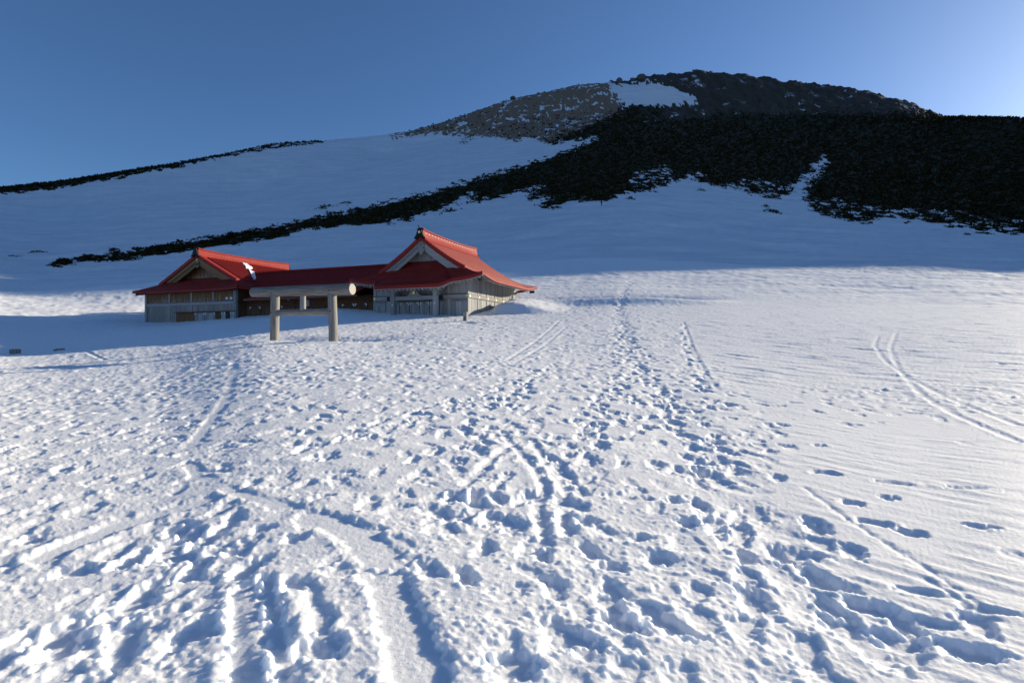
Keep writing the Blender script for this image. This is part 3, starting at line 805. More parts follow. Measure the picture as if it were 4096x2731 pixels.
# ---------------------------------------------------------------- building materials
def wood(name, dark, light, stain=None, stain_amt=.5, vertical=True, scale=1.0):
    s = NT(name); oi = s.n('ShaderNodeObjectInfo')
    c = s.n('ShaderNodeTexCoord'); add = s.n('ShaderNodeVectorMath', operation='ADD')
    mul = s.n('ShaderNodeVectorMath', operation='SCALE'); cmb = s.n('ShaderNodeCombineXYZ')
    for k in range(3): s.l(oi.outputs['Random'], cmb.inputs[k])
    s.l(cmb.outputs[0], mul.inputs[0]); mul.inputs['Scale'].default_value = 37.0
    s.l(c.outputs['Object'], add.inputs[0]); s.l(mul.outputs[0], add.inputs[1])
    mp = s.n('ShaderNodeMapping'); mp.inputs['Scale'].default_value = (9, 9, .7) if vertical else (.7, 9, 9)
    s.l(add.outputs[0], mp.inputs[0])
    g = s.noise(mp.outputs[0], 2.2 * scale, 6, .6)
    g = s.math('ADD', s.math('MULTIPLY', g, .75), s.math('MULTIPLY', oi.outputs['Random'], .30))
    col = s.mix(s.ramp(g, [(.28, 0.0), (.78, 1.0)]), dark, light)
    if stain:
        # unweathered brown still shows high up under the eaves; greyed below
        sx = s.n('ShaderNodeSeparateXYZ'); s.l(c.outputs['Object'], sx.inputs[0])
        m2 = s.n('ShaderNodeMapping'); m2.inputs['Scale'].default_value = (3.2, 3.2, .8); s.l(add.outputs[0], m2.inputs[0])
        f = s.math('ADD', s.math('MULTIPLY', s.noise(m2.outputs[0], 1.5, 4, .6), 2.2), stain_amt - 1.1)
        f = s.math('ADD', f, s.math('MULTIPLY', sx.outputs[2], .55))
        col = s.mix(s.ramp(f, [(.35, 0.0), (.75, 1.0)]), col, s.mix(g, stain, tuple(x * 1.9 for x in stain)))
    s.set(col, .8, .2)
    s.bump(g, .4, .01)
    return s.m
wood('weathered_grey_planks', (.195, .195, .195), (.42, .418, .415))
wood('weathered_grey_beams', (.195, .196, .20), (.40, .40, .40), None, 0, False)
wood('dark_grey_boards', (.08, .075, .07), (.2, .19, .18))
wood('stained_brown_planks', (.19, .165, .145), (.34, .31, .28), (.13, .065, .028), .85)
wood('grey_brown_planks', (.19, .17, .155), (.36, .33, .305))
wood('tan_boards', (.13, .085, .045), (.24, .165, .09), None, 0, False)
wood('brown_planks', (.07, .042, .024), (.17, .115, .07), (.075, .036, .016), .4)
wood('log_grey', (.085, .079, .073), (.38, .355, .33), None, 0, True, .8)
wood('log_grey_lying', (.085, .079, .073), (.38, .355, .33), None, 0, False, .8)
def red_roof(name, courses):
    s = NT(name); v = s.coord(); n = s.ramp(s.math('ADD', s.math('MULTIPLY', s.noise(v, .8, 4), .6), s.math('MULTIPLY', s.noise(s.coord((2.5, 2.5, .4)), 2.0, 4, .65), .4)), [(.3, 0.0), (.7, 1.0)])
    c = s.mix(n, (.215, .020, .018), (.31, .036, .030))
    if courses:
        b = s.n('ShaderNodeTexBrick'); mp = s.coord((1, 1, 1), 'UV'); s.l(mp, b.inputs['Vector'])
        b.inputs['Scale'].default_value = 1.0; b.inputs['Mortar Size'].default_value = .012; b.offset = .5
        b.inputs['Brick Width'].default_value = .42; b.inputs['Row Height'].default_value = .13
        b.inputs['Color1'].default_value = (1, 1, 1, 1); b.inputs['Color2'].default_value = (.86, .86, .86, 1); b.inputs['Mortar'].default_value = (.45, .45, .45, 1)
        mx = s.n('ShaderNodeMix', data_type='RGBA', blend_type='MULTIPLY'); mx.inputs[0].default_value = 1.0
        s.l(c, mx.inputs[6]); s.l(b.outputs[0], mx.inputs[7]); c = mx.outputs[2]
    s.set(c, .6, .1); return s.m
red_roof('red_shingles', True); red_roof('red_metal', False)
NT('dark_red_trim').set((.10, .018, .018), .5, .4)
NT('black_iron').set((.010, .010, .012), .7, .2)
NT('gold').set((.75, .58, .25), .35, .5, .6)
NT('pale_metal').set((.66, .70, .68), .4, .5)
NT('window_glass').set((.35, .42, .48), .12, .8)
NT('dark_gap').set((.03, .035, .04), .7, .2)
# ---------------------------------------------------------------- building helpers (local frame: x along the facade, y into the depth, z up)
ROTZ = math.atan2(U[1], U[0])
def plane_pt(px, py, y):
    """local (x, z) of the photo pixel on the plane at depth y behind the hall's facade line"""
    d = np.array([(px - CX) / F, 1.0]); t = (y + HC @ V) / (d @ V)
    P = d * t
    return float((P - HC) @ U), EYE + (HY - py) / F * t
def R1(x, y): return 500 + x * .34014, 870 + y * .34014
def R2(x, y): return 1300 + x * .38265, 870 + y * .38265
def R5(x, y): return 980 + x * .21259, 1100 + y * .21259
class B:
    """a building: empty at its base, children in its own frame shifted by ox along the facade"""
    def __init__(s, name, ox, base):
        s.ox, s.base = ox, base
        p = HC + U * ox
        s.root = empty(name, (p[0], p[1], base), ROTZ)
    def m(s, name, verts, faces, mat, parent=None, smooth=False):
        c = np.array([(float(a), float(b), float(d) - s.base) for a, b, d in verts])
        o0 = (c.min(0) + c.max(0)) / 2; o0[2] = c[:, 2].max() if False else o0[2]
        par = parent or s.root
        off = np.array(par.get('_o', (0, 0, 0)), float)
        o = mobj(name, c - o0, faces, mat, par, smooth, tuple(o0 - off))
        o['_o'] = tuple(float(k) for k in o0)
        return o
    def box(s, name, x0, x1, y0, y1, z0, z1, mat, parent=None):
        return s.m(name, [(x0,y0,z0),(x1,y0,z0),(x1,y1,z0),(x0,y1,z0),(x0,y0,z1),(x1,y0,z1),(x1,y1,z1),(x0,y1,z1)],
                   [(0,3,2,1),(4,5,6,7),(0,1,5,4),(1,2,6,5),(2,3,7,6),(3,0,4,7)], mat, parent)
    def bar(s, name, p, q, w, h, mat, parent=None):
        p, q = Vector(p), Vector(q); d = (q - p).normalized(); side = d.cross(Vector((0, 0, 1))).normalized() * w / 2
        up = side.cross(d).normalized() * h / 2
        vs_ = [p - side - up, p + side - up, p + side + up, p - side + up, q - side - up, q + side - up, q + side + up, q - side + up]
        return s.m(name, vs_, [(0,1,2,3),(7,6,5,4),(0,4,5,1),(1,5,6,2),(2,6,7,3),(3,7,4,0)], mat, parent)
    def copy(s, o, dx=0, dy=0, dz=0):
        c = o.copy(); COL.objects.link(c); c.parent = o.parent
        c.location = (o.location[0] + dx, o.location[1] + dy, o.location[2] + dz); c['_o'] = tuple(a + b for a, b in zip(o['_o'], (dx, dy, dz)))
        return c
    def prism(s, name, outline, y0, y1, mat, parent=None):
        n = len(outline)
        v = [(x, y0, z) for x, z in outline] + [(x, y1, z) for x, z in outline]
        f = [tuple(range(n)), tuple(range(2*n - 1, n - 1, -1))] + [(i, i + n, (i+1) % n + n, (i+1) % n) for i in range(n)]
        return s.m(name, v, f, mat, parent)
    def planks(s, x0, x1, y, z0, z1, w, mat, parent, th=.03, name='plank'):
        n = max(1, int(round((x1 - x0) / w))); ww = (x1 - x0) / n
        for k in range(n):
            t = th + random.uniform(0, .012)
            a = x0 + k * ww
            s.box(name, a + .006, a + ww - .006, y - t, y - .002, z0, z1, mat, parent)
def ell_bracket(b, x, z, y, sx, sz, parent, arm=.24, t=.07):
    """pale corner plate; sx, sz give the directions of its arms"""
    o = [(0,0),(sx*arm,0),(sx*arm,sz*t),(sx*t,sz*t),(sx*t,sz*arm),(0,sz*arm)]
    return b.prism('corner_plate', [(x + p, z + q) for p, q in o], y - .015, y, 'pale_metal', parent)
class Irimoya:
    """hip-and-gable roof: main slopes p(|x|) either side of a ridge along y, skirt roof q(y) in front"""
    def __init__(s, b, top, a, c, half, yf, ye, q0, q1, q2, yr, lift, porch=None):
        s.b, s.top, s.a, s.c, s.half, s.yf, s.ye, s.q0, s.q1, s.q2, s.yr, s.lift_, s.porch = b, top, a, c, half, yf, ye, q0, q1, q2, yr, lift, porch
        s.ym = (yf + yr) / 2
    def p(s, x): x = np.abs(x); return s.top - s.a * x + s.c * x * x
    def q(s, y):
        d = np.asarray(y) - s.ye; return s.q0 + s.q1 * d + s.q2 * d * d
    def pinv(s, z):
        if abs(s.c) < 1e-6: return (s.top - z) / s.a
        return (s.a - math.sqrt(max(s.a ** 2 - 4 * s.c * (s.top - z), 0))) / (2 * s.c)
    def lift(s, x, y):
        yy = min(y, 2 * s.ym - y)
        return s.lift_ * np.clip((abs(x) - s.half * .45) / (s.half * .55), 0, 1) ** 2.6 * np.clip((s.ye + 3.2 - yy) / 3.2, 0, 1) ** 1.6
    def yfront(s, x):
        """front end of the main slope at |x|"""
        z = s.p(x)
        if z >= s.q(s.yf): return s.yf
        lo, hi = s.ye, s.yf
        for _ in range(30):
            m = (lo + hi) / 2
            if s.q(m) < z: lo = m
            else: hi = m
        return (lo + hi) / 2
    def slope(s, sign, n, name, mat, x0=0.0, x1=None, parent=None, step=.022, seg=28):
        x1 = x1 or s.half
        v, f, uv = [], [], []
        def row(x, dz):
            ya = s.yfront(x); yb = 2 * s.ym - ya
            i = len(v)
            for k in range(seg + 1):
                t = k / seg
                t = t if seg < 8 else (.5 - .5 * math.cos(math.pi * t)) * .6 + .4 * t
                y = ya + (yb - ya) * t
                v.append((sign * x, y, s.p(x) + s.lift(x, y) + dz)); uv.append((y, x * 1.22))
            return i
        for k in range(n):
            xa, xb = x0 + (x1 - x0) * k / n, x0 + (x1 - x0) * (k + 1) / n
            i, j = row(xa, 0), row(xb, step)
            for m in range(seg): f.append((i+m, i+m+1, j+m+1, j+m))
            e = row(xb, -.01)
            for m in range(seg): f.append((j+m, j+m+1, e+m+1, e+m))
        o = s.b.m(name, v, f, mat, parent)
        lay = o.data.uv_layers.new(name='UVMap')
        for lp in o.data.loops: lay.data[lp.index].uv = uv[lp.vertex_index]
        return o
    def xlim(s, y):
        if y >= s.yf: return s.pinv(float(s.q(y)))
        return min(s.half, s.pinv(float(s.q(max(y, s.ye)))))
    def eave_y(s, x):
        if not s.porch: return s.ye
        w, d = s.porch
        t = np.clip((w + .35 - abs(x)) / .7, 0, 1); t = t * t * (3 - 2 * t)
        return s.ye - d * t
    def skirt(s, n, ytop, name, mat, parent=None, step=.022, seg=44):
        v, f, uv = [], [], []
        def row(k, dz):
            i = len(v)
            for m in range(seg + 1):
                u = -1 + 2 * m / seg
                t = k / n
                xl = s.half * u
                ye = s.eave_y(xl)
                y = ytop + (ye - ytop) * t
                x = s.xlim(y) * u if y >= s.ye else xl
                # keep the course lines straight: blend to the porch only in front of the eave
                v.append((x, y, float(s.q(y)) + s.lift(x, max(y, s.ye)) + dz)); uv.append((x, y * 1.2))
            return i
        for k in range(n):
            i, j = row(k, 0), row(k + 1, step)
            for m in range(seg): f.append((i+m, j+m, j+m+1, i+m+1))
            e = row(k + 1, -.01)
            for m in range(seg): f.append((j+m, e+m, e+m+1, j+m+1))
        o = s.b.m(name, v, f, mat, parent)
        lay = o.data.uv_layers.new(name='UVMap')
        for lp in o.data.loops: lay.data[lp.index].uv = uv[lp.vertex_index]
        return o
    def ribbon(s, name, pts, inward, h, th, mat, parent=None, drop=0.0):
        """a board on edge along a line of points"""
        v, f = [], []
        for (x, y, z), (nx, ny) in zip(pts, inward):
            z -= drop
            v += [(x, y, z), (x, y, z - h), (x + nx * th, y + ny * th, z - h), (x + nx * th, y + ny * th, z)]
        for i in range(len(pts) - 1):
            for k in range(4): f.append((4*i + k, 4*i + (k+1) % 4, 4*i + 4 + (k+1) % 4, 4*i + 4 + k))
        n = 4 * (len(pts) - 1); f += [(0, 1, 2, 3), (n + 3, n + 2, n + 1, n)]
        return s.b.m(name, v, f, mat, parent)
    def front_edge(s, seg=60):
        pts = []
        for m in range(seg + 1):
            x = -s.half + 2 * s.half * m / seg; y = float(s.eave_y(x))
            pts.append((x, y, float(s.q(y)) + float(s.lift(x, s.ye)) + .03))
        return pts
    def side_edge(s, sign, seg=40):
        ya = s.yfront(s.half); yb = 2 * s.ym - ya
        out = []
        for m in range(seg + 1):
            y = ya + (yb - ya) * (.5 - .5 * math.cos(math.pi * m / seg))
            out.append((sign * s.half, y, float(s.p(s.half)) + float(s.lift(s.half, y)) + .03))
        return out
    def rear_edge(s):
        ya = s.yfront(s.half); yb = 2 * s.ym - ya
        return [(-s.half + 2 * s.half * m / 20, yb, float(s.p(s.half)) + float(s.lift(-s.half + 2 * s.half * m / 20, yb)) + .03) for m in range(21)]
def onigawara(b, y, z, w, h, parent, ys=1, crest=True):
    o = [(-.5,0),(-.46,.12),(-.36,.16),(-.36,.3),(-.27,.36),(-.27,.55),(-.21,.62),(-.19,.86),(-.1,1),(.1,1),(.19,.86),(.21,.62),(.27,.55),(.27,.36),(.36,.3),(.36,.16),(.46,.12),(.5,0),(.3,-.14),(0,.2),(-.3,-.14)]
    r = b.prism('ridge_end_ornament', [(x * w, z + q * h) for x, q in o], y - .07 * ys, y + .07 * ys, 'black_iron', parent)
    if crest:
        b.prism('hexagon_crest', [(math.sin(k*math.pi/3) * .115 * w, z + .62 * h + math.cos(k*math.pi/3) * .115 * w) for k in range(6)], y - .095 * ys, y - .073 * ys, 'gold', r)
        b.bar('ridge_horn', (0, y + .1 * ys, z + h * .95), (0, y - .16 * ys, z + h * 1.26), .10, .09, 'black_iron', r)
    return r
# ---------------------------------------------------------------- the red-roofed shrine hall (right)
def gable(b, ir, yw, mat_plank, mat_board, zcut, face, board, pend, tiles, over=.1):
    """gable wall of planks, bargeboards, pendant and the thick verge of an irimoya front"""
    zb = float(ir.q(yw)) - .1
    xw = ir.pinv(zb + .3)
    n = int(2 * xw / .27); w = 2 * xw / n
    gw = b.prism('gable_wall', [(-xw, zb), (xw, zb), (0, ir.top - .35)], yw, yw + .1, mat_plank)
    for k in range(n):
        a, c = -xw + k * w + .006, -xw + (k + 1) * w - .006
        ta, tc = float(ir.p(a)) - .3, float(ir.p(c)) - .3
        if max(ta, tc) < zb + .1: continue
        out = [(a, zb), (c, zb), (c, max(tc, zb + .02)), (a, max(ta, zb + .02))]
        if a < 0 < c: out = [(a, zb), (c, zb), (c, tc), (0, ir.top - .3), (a, ta)]
        b.prism('plank', out, yw - .03 - random.uniform(0, .012), yw - .002, mat_plank, gw)
    b.box('king_post', .55, .72, yw - .07, yw - .045, zb, float(ir.p(.7)) - .35, mat_board, gw)
    b.box('gable_sill', -xw, xw, yw - .09, yw + .02, zb - .12, zb + .1, 'dark_red_trim')
    for sgn in (-1, 1):
        top, bot, top2 = [], [], []
        xe = ir.pinv(zcut + face)
        N = 14
        def curve(off, y0, y1, mat, nm, t0, t1):
            v, f = [], []
            for k in range(N + 1):
                x = xe * k / N
                za, zc_ = max(float(ir.p(x)) - t0, zcut), max(float(ir.p(x)) - t1, zcut)
                v += [(sgn * x, y0, za), (sgn * x, y0, zc_), (sgn * x, y1, zc_), (sgn * x, y1, za)]
            for k in range(N):
                for m in range(4): f.append((4*k + m, 4*k + (m+1) % 4, 4*k + 4 + (m+1) % 4, 4*k + 4 + m))
            f += [(0, 1, 2, 3), (4*N + 3, 4*N + 2, 4*N + 1, 4*N)]
            return b.m(nm, v, f, mat)
        bb = curve(0, ir.yf + .05, ir.yf + .13, mat_board, 'bargeboard', face - .02, face + board * .42)
        curve(0, ir.yf + .13, ir.yf + .20, mat_board, 'inner_bargeboard', face + board * .42 - .05, face + board)
        # boarded underside of the verge
        v, f = [], []
        for k in range(N + 1):
            x = xe * k / N; z = float(ir.p(x)) - .16
            v += [(sgn * x, ir.yf + .2, z), (sgn * x, yw, z)]
        f = [(2*k, 2*k + 1, 2*k + 3, 2*k + 2) for k in range(N)]
        b.m('verge_soffit', v, f, mat_board)
        # verge tiles
        xl = ir.pinv(float(ir.q(ir.yf))) - .05
        for k in range(tiles):
            a, c = .1 + (xl - .1) * k / tiles, .1 + (xl - .1) * (k + 1) / tiles - .02
            y0, y1 = ir.yf - over, ir.yf + .62
            v = []
            for x in (a, c):
                z = float(ir.p(x)) + float(ir.lift(x, ir.yf))
                v += [(sgn*x, y0, z - face), (sgn*x, y0, z + .11), (sgn*x, y0 + .12, z + .15), (sgn*x, y1, z + .03), (sgn*x, y1, z - .1)]
            f = [(0,1,6,5),(1,2,7,6),(2,3,8,7),(3,4,9,8),(4,0,5,9),(0,4,3,2,1),(5,6,7,8,9)]
            b.m('verge_tile', v, f, 'red_metal')
    # pendant under the apex
    o = pend
    zt = ir.top - face - board * .62
    full = [(x, zt + z) for x, z in o] + [(-x, zt + z) for x, z in reversed(o) if x > 1e-6]
    return b.prism('gable_pendant', full, ir.yf - .0, ir.yf + .045, mat_board), zt
def ridge(b, ir, h, y0, y1, clips):
    t = ir.top
    sec = [(-.52, t - .36), (-.36, t - .08), (-.27, t + h * .25), (-.25, t + h * .72), (-.33, t + h * .76), (-.31, t + h * .92), (-.18, t + h * 1.08), (0, t + h * 1.14)]
    sec = sec + [(-x, z) for x, z in reversed(sec[:-1])]
    n = len(sec); N = 16; v, f = [], []
    for k in range(N + 1):
        y = y0 + (y1 - y0) * k / N; up = .16 * (abs(2 * k / N - 1) ** 3)
        v += [(x, y, z + (up if z > t else 0)) for x, z in sec]
    for k in range(N):
        f += [(k*n + i, k*n + (i+1) % n, (k+1)*n + (i+1) % n, (k+1)*n + i) for i in range(n)]
    f += [tuple(range(n)), tuple(range((N+1)*n - 1, N*n - 1, -1))]
    r = b.m('ridge', v, f, 'red_metal')
    if clips:
        m = int((y1 - y0) / .5)
        c0 = b.box('ridge_clip', .245, .285, y0 + .4, y0 + .43, t + h * .46, t + h * .64, 'pale_metal', r)
        for k in range(1, m - 1): b.copy(c0, 0, .5 * k, 0)
    return r
hall = B('shrine_hall', 0.0, 2.6)
tag(hall.root, 'weathered grey wooden shrine hall with red hip-and-gable roof and porch', 'building')
ir = Irimoya(hall, 9.99, .809, .0338, 6.15, .2, -1.1, 6.29, .60, .085, 10.0, .42, (3.25, .9))
for sg in (-1, 1): tag(ir.slope(sg, 46, 'roof_slope', 'red_shingles'), 'red shingled main roof slope', None, None, 'stuff')
tag(ir.skirt(26, 1.2, 'skirt_roof', 'red_shingles'), 'red shingled skirt roof with dipping porch eave', None, None, 'stuff')
fe = ir.front_edge(); ir.ribbon('front_fascia', fe, [(0, 1)] * len(fe), .27, .12, 'red_metal')
for sg in (-1, 1):
    se = ir.side_edge(sg); ir.ribbon('side_fascia', se, [(-sg, 0)] * len(se), .19, .12, 'red_metal')
re_ = ir.rear_edge(); ir.ribbon('rear_fascia', re_, [(0, -1)] * len(re_), .24, .12, 'red_metal')
# pale soffit strip, soffit boards and rafters
ir.ribbon('eave_strip', [(x, y + .03, z) for x, y, z in fe], [(0, 1)] * len(fe), .05, .10, 'weathered_grey_beams', None, .27)
v, f = [], []
for (x, y, z) in fe:
    v += [(x * .985, y + .1, z - .30), (np.clip(x, -4.4, 4.4), .02, 6.55 + .45 * ir.lift(x, ir.ye))]
f = [(2*k, 2*k + 1, 2*k + 3, 2*k + 2) for k in range(len(fe) - 1)]
hall.m('front_soffit', v, f, 'weathered_grey_planks')
for sg in (-1, 1):
    se = ir.side_edge(sg); v, f = [], []
    for (x, y, z) in se: v += [(x - sg * .1, y, z - .20), (sg * 4.39, np.clip(y, 0, 10.2), 6.62)]
    hall.m('side_soffit', v, [(2*k, 2*k + 1, 2*k + 3, 2*k + 2) for k in range(len(se) - 1)], 'weathered_grey_planks')
x = -5.85
while x < 5.9:
    y = float(ir.eave_y(x)); z = float(ir.q(y)) + float(ir.lift(x, ir.ye))
    hall.bar('rafter', (x, y + .16, z - .36), (float(np.clip(x, -4.6, 4.6)), .0, 6.46 + .45 * float(ir.lift(x, ir.ye))), .11, .13, 'weathered_grey_beams')
    x += .345
for sg in (-1, 1):
    se = ir.side_edge(sg, 60)
    y = -.8
    while y < 11:
        z = float(np.interp(y, [p[1] for p in se], [p[2] for p in se]))
        hall.bar('rafter', (sg * 6.0, y, z - .25), (sg * 4.4, float(np.clip(y, .1, 10.1)), 6.55), .10, .10, 'weathered_grey_beams')
        y += .27
for sx in (-1, 1):   # corner hip beams with dark ends
    z = 6.20 + .42 - .38
    hall.bar('hip_rafter', (sx * 5.75, -.75, z - .06), (sx * 4.3, .2, 6.45), .2, .24, 'weathered_grey_beams')
    hall.bar('beam_end', (sx * 5.93, -.87, z - .03), (sx * 5.76, -.757, z - .06), .22, .26, 'black_iron')
    hall.bar('beam_end', (sx * 5.93, 11.07, z - .06), (sx * 5.6, 10.8, z - .1), .2, .24, 'black_iron')
pd = [(0, .32), (.36, 0), (.20, -.20), (.17, -.27), (.30, -.36), (.31, -.52), (.20, -.58), (.13, -.55), (.15, -.66), (.09, -.78), (0, -.86)]
pen, zt = gable(hall, ir, 1.2, 'weathered_grey_planks', 'weathered_grey_beams', 7.28, .26, .68, pd, 15)
hall.prism('crest', [(math.sin(k*math.pi/3) * .11, zt + .02 + math.cos(k*math.pi/3) * .11) for k in range(6)], ir.yf - .03, ir.yf - .003, 'dark_grey_boards', pen)
ridge(hall, ir, .50, .12, 10.1, True)
onigawara(hall, .02, 9.83, 1.05, .78, None)
onigawara(hall, 10.18, 9.83, .95, .72, None, -1, False)
# walls
core = hall.box('wall', -4.37, 4.37, .01, 10.18, 2.6, 6.6, 'dark_grey_boards')
hall.planks(-4.4, 4.4, 0, 2.6, 6.58, .26, 'weathered_grey_planks', core)
def side_planks(b, sgn, xw, y0, y1, z0, z1, w, mat, parent):
    n = int(round((y1 - y0) / w)); ww = (y1 - y0) / n
    for k in range(n):
        t = .03 + random.uniform(0, .012); a = y0 + k * ww
        xa, xb = sgn * (xw + .002), sgn * (xw + t)
        b.box('plank', min(xa, xb), max(xa, xb), a + .006, a + ww - .006, z0, z1, mat, parent)
side_planks(hall, 1, 4.37, 0.0, 10.2, 2.6, 6.6, .28, 'weathered_grey_planks', core)
side_planks(hall, -1, 4.37, 0.0, 1.0, 2.6, 6.6, .28, 'weathered_grey_planks', core)
zb0 = plane_pt(*R2(1000, 852), -.05)[1]; zb1 = plane_pt(*R2(1000, 822), -.05)[1]; zb0, zb1 = zb0, zb0 + .27
for xa in (-4.31, 4.31): hall.box('corner_post', xa - .14, xa + .14, -.09, .2, 2.6, 6.6, 'weathered_grey_beams')
hall.box('wall_beam', -4.46, 4.46, -.12, -.03, zb0, zb1, 'weathered_grey_beams')
hall.box('beam_cap', -4.47, 4.47, -.15, -.02, zb1 + .002, zb1 + .045, 'dark_red_trim')
hall.box('wall_beam', 4.40, 4.49, -.03, 10.2, zb0, zb1, 'weathered_grey_beams')
hall.box('beam_cap', 4.39, 4.52, -.03, 10.2, zb1 + .002, zb1 + .035, 'dark_red_trim')
for k in range(7):
    y = .02 + 1.69 * k
    hall.box('wall_post', 4.38, 4.445, y, y + .16, 2.6, 6.6, 'weathered_grey_beams')
    hall.box('post_shadow_strip', 4.375, 4.435, y + .165, y + .20, 2.6, 6.6, 'dark_red_trim')
    st = hall.prism('beam_stud', [(math.sin(a*math.pi/3)*.09, (zb0+zb1)/2 + math.cos(a*math.pi/3)*.09) for a in range(6)], -.02, .0, 'gold')
    st.rotation_euler = (0, 0, math.radians(90)); st.location = (4.505, y + .12, (zb0 + zb1) / 2 - hall.base)
for xs in (-4.31, 4.36):
    hall.prism('beam_stud', [(xs + math.sin(a*math.pi/3)*.09, (zb0+zb1)/2 + math.cos(a*math.pi/3)*.09) for a in range(6)], -.145, -.122, 'gold')
# side doors
def plain_door(b, xa, xb, zt, z0, y, label=None, ox=0):
    d = b.box('door', xa, xb, y - .02, y - .002, z0, zt, 'dark_grey_boards')
    n = max(3, int((xb - xa) / .24)); w = (xb - xa) / n
    for k in range(n):
        b.box('plank', xa + k*w + .008, xa + (k+1)*w - .008, y - .045 - random.uniform(0, .01), y - .022, z0, zt - .02, 'weathered_grey_planks', d)
    b.box('frame', xa - .1, xa - .004, y - .1, y, z0, zt, 'weathered_grey_beams', d)
    b.box('frame', xb + .004, xb + .1, y - .1, y, z0, zt, 'weathered_grey_beams', d)
    b.box('lintel', xa - .13, xb + .13, y - .13, y, zt + .003, zt + .09, 'weathered_grey_beams', d)
    b.box('lintel_cap', xa - .16, xb + .16, y - .15, y, zt + .093, zt + .13, 'dark_red_trim', d)
    return d
for xl, xr, yt in ((525, 622, 897), (1365, 1468, 877)):
    xa, zt_ = plane_pt(*R2(xl, yt), -.05); xb, _ = plane_pt(*R2(xr, yt), -.05)
    d = plain_door(hall, xa, xb, zt_, 2.6, -.046)
    hall.box('latch', (xa + xb) / 2 - .03, (xa + xb) / 2 + .03, -.12, -.105, zt_ - .16, zt_ - .08, 'pale_metal', d)
# four leaves of the main door
zt_ = plane_pt(*R2(990, 884), -.08)[1]
for k in range(4):
    xa, _ = plane_pt(*R2(783 + 105 * k, 900), -.08); xb, _ = plane_pt(*R2(783 + 105 * k + 98, 900), -.08)
    d = hall.box('door_leaf', xa, xb, -.085, -.047, 2.6, zt_, 'dark_grey_boards')
    w = (xb - xa) / 4
    for m in range(4): hall.box('plank', xa + m*w + .008, xa + (m+1)*w - .008, -.105 - random.uniform(0, .01), -.087, 2.6, zt_ - .015, 'weathered_grey_planks', d)
    ell_bracket(hall, xa + .02, zt_ - .02, -.118, 1, -1, d); ell_bracket(hall, xb - .02, zt_ - .02, -.118, -1, -1, d)
    ell_bracket(hall, xb - .03, 3.60, -.118, -1, 1, d, .12, .05)
xa, _ = plane_pt(*R2(770, 900), -.08); xb, _ = plane_pt(*R2(1215, 900), -.08)
hall.box('door_lintel', xa - .3, xb + .3, -.16, -.04, zt_ + .02, zt_ + .17, 'dark_grey_boards')
for xq in (xa - .02, xb + .02): hall.box('door_jamb', xq - .08, xq + .08, -.14, -.043, 2.6, zt_ + .018, 'weathered_grey_beams')
# porch
YP = -.85
PX_ = [plane_pt(*R2(q, 900), YP)[0] for q in (717, 1157)]
zc_ = plane_pt(*R2(1155, 772), YP)[1]
zt0, zt1 = plane_pt(*R2(935, 862), YP)[1], plane_pt(*R2(935, 822), YP)[1]
zp0, zp1 = plane_pt(*R2(935, 752), YP)[1], plane_pt(*R2(935, 728), YP)[1] + .03
for k, xq in enumerate(PX_):
    p_ = hall.box('porch_post', xq - .17, xq + .17, YP - .17, YP + .17, 2.6, zc_, 'weathered_grey_beams')
    hall.box('capital', xq - .2, xq + .2, YP - .2, YP + .2, zc_ + .002, zc_ + .2, 'weathered_grey_beams', p_)
    hall.prism('bracket_arm', [(xq - .5, zp0 - .005), (xq + .5, zp0 - .005), (xq + .5, zp0 - .10), (xq + .25, zp0 - .20), (xq - .25, zp0 - .20), (xq - .5, zp0 - .10)], YP - .1, YP + .1, 'weathered_grey_beams', p_)
    zl = plane_pt(*R2(935, 912 - 8 * k), YP)[1]
    hall.box('paper_charm', xq - .05, xq + .04, YP - .19, YP - .173, zl - .08, zl + .08, 'pale_metal', p_)
    sg = -1 if k == 0 else 1
    hall.box('tie_beam_nose', min(xq + sg*.172, xq + sg*.30), max(xq + sg*.172, xq + sg*.30), YP - .09, YP + .09, zt0 - .02, zt1 - .01, 'weathered_grey_beams', p_)
    hall.prism('beam_end', [(xq + sg*.302, zt0 - .04), (xq + sg*.58, zt0 - .03), (xq + sg*.60, zt0 + .15), (xq + sg*.56, zt1), (xq + sg*.302, zt1)], YP - .1, YP + .1, 'black_iron', p_)
hall.box('porch_tie_beam', PX_[0] + .172, PX_[1] - .172, YP - .1, YP + .1, zt0, zt1, 'weathered_grey_beams')
hall.box('porch_purlin', PX_[0] - .75, PX_[1] + .75, YP - .13, YP + .13, zp0, zp1, 'weathered_grey_beams')
for sg, xq in ((1, PX_[1] + .75), (-1, PX_[0] - .75)): hall.box('beam_end', min(xq + sg*.002, xq + sg*.14), max(xq + sg*.002, xq + sg*.14), YP - .14, YP + .14, zp0 - .02, zp1 - .02, 'black_iron')
for xq in PX_: hall.bar('rainbow_beam', (xq, YP + .172, zt1 + .1), (xq, -.04, zt1 + .35), .16, .24, 'weathered_grey_beams')
xm = plane_pt(*R2(935, 800), YP)[0]
kz = zt1 + .005
fl = [(.0,.0),(.22,0),(.26,.06),(.45,.0),(.62,.0),(.56,.07),(.4,.15),(.34,.3),(.2,.44),(.12,.52),(.0,.52)]
ks = hall.prism('frog_leg_strut', [(xm + a, kz + c) for a, c in fl] + [(xm - a, kz + c) for a, c in reversed(fl) if a > 0], YP - .07, YP + .07, 'weathered_grey_beams')
for rr, yy, mt in ((.20, YP - .095, 'black_iron'), (.155, YP - .115, 'gold')):
    hall.prism('hexagon_crest', [(xm + math.sin(a*math.pi/3)*rr, kz + .27 + math.cos(a*math.pi/3)*rr) for a in range(6)], yy, yy + .018, mt, ks)
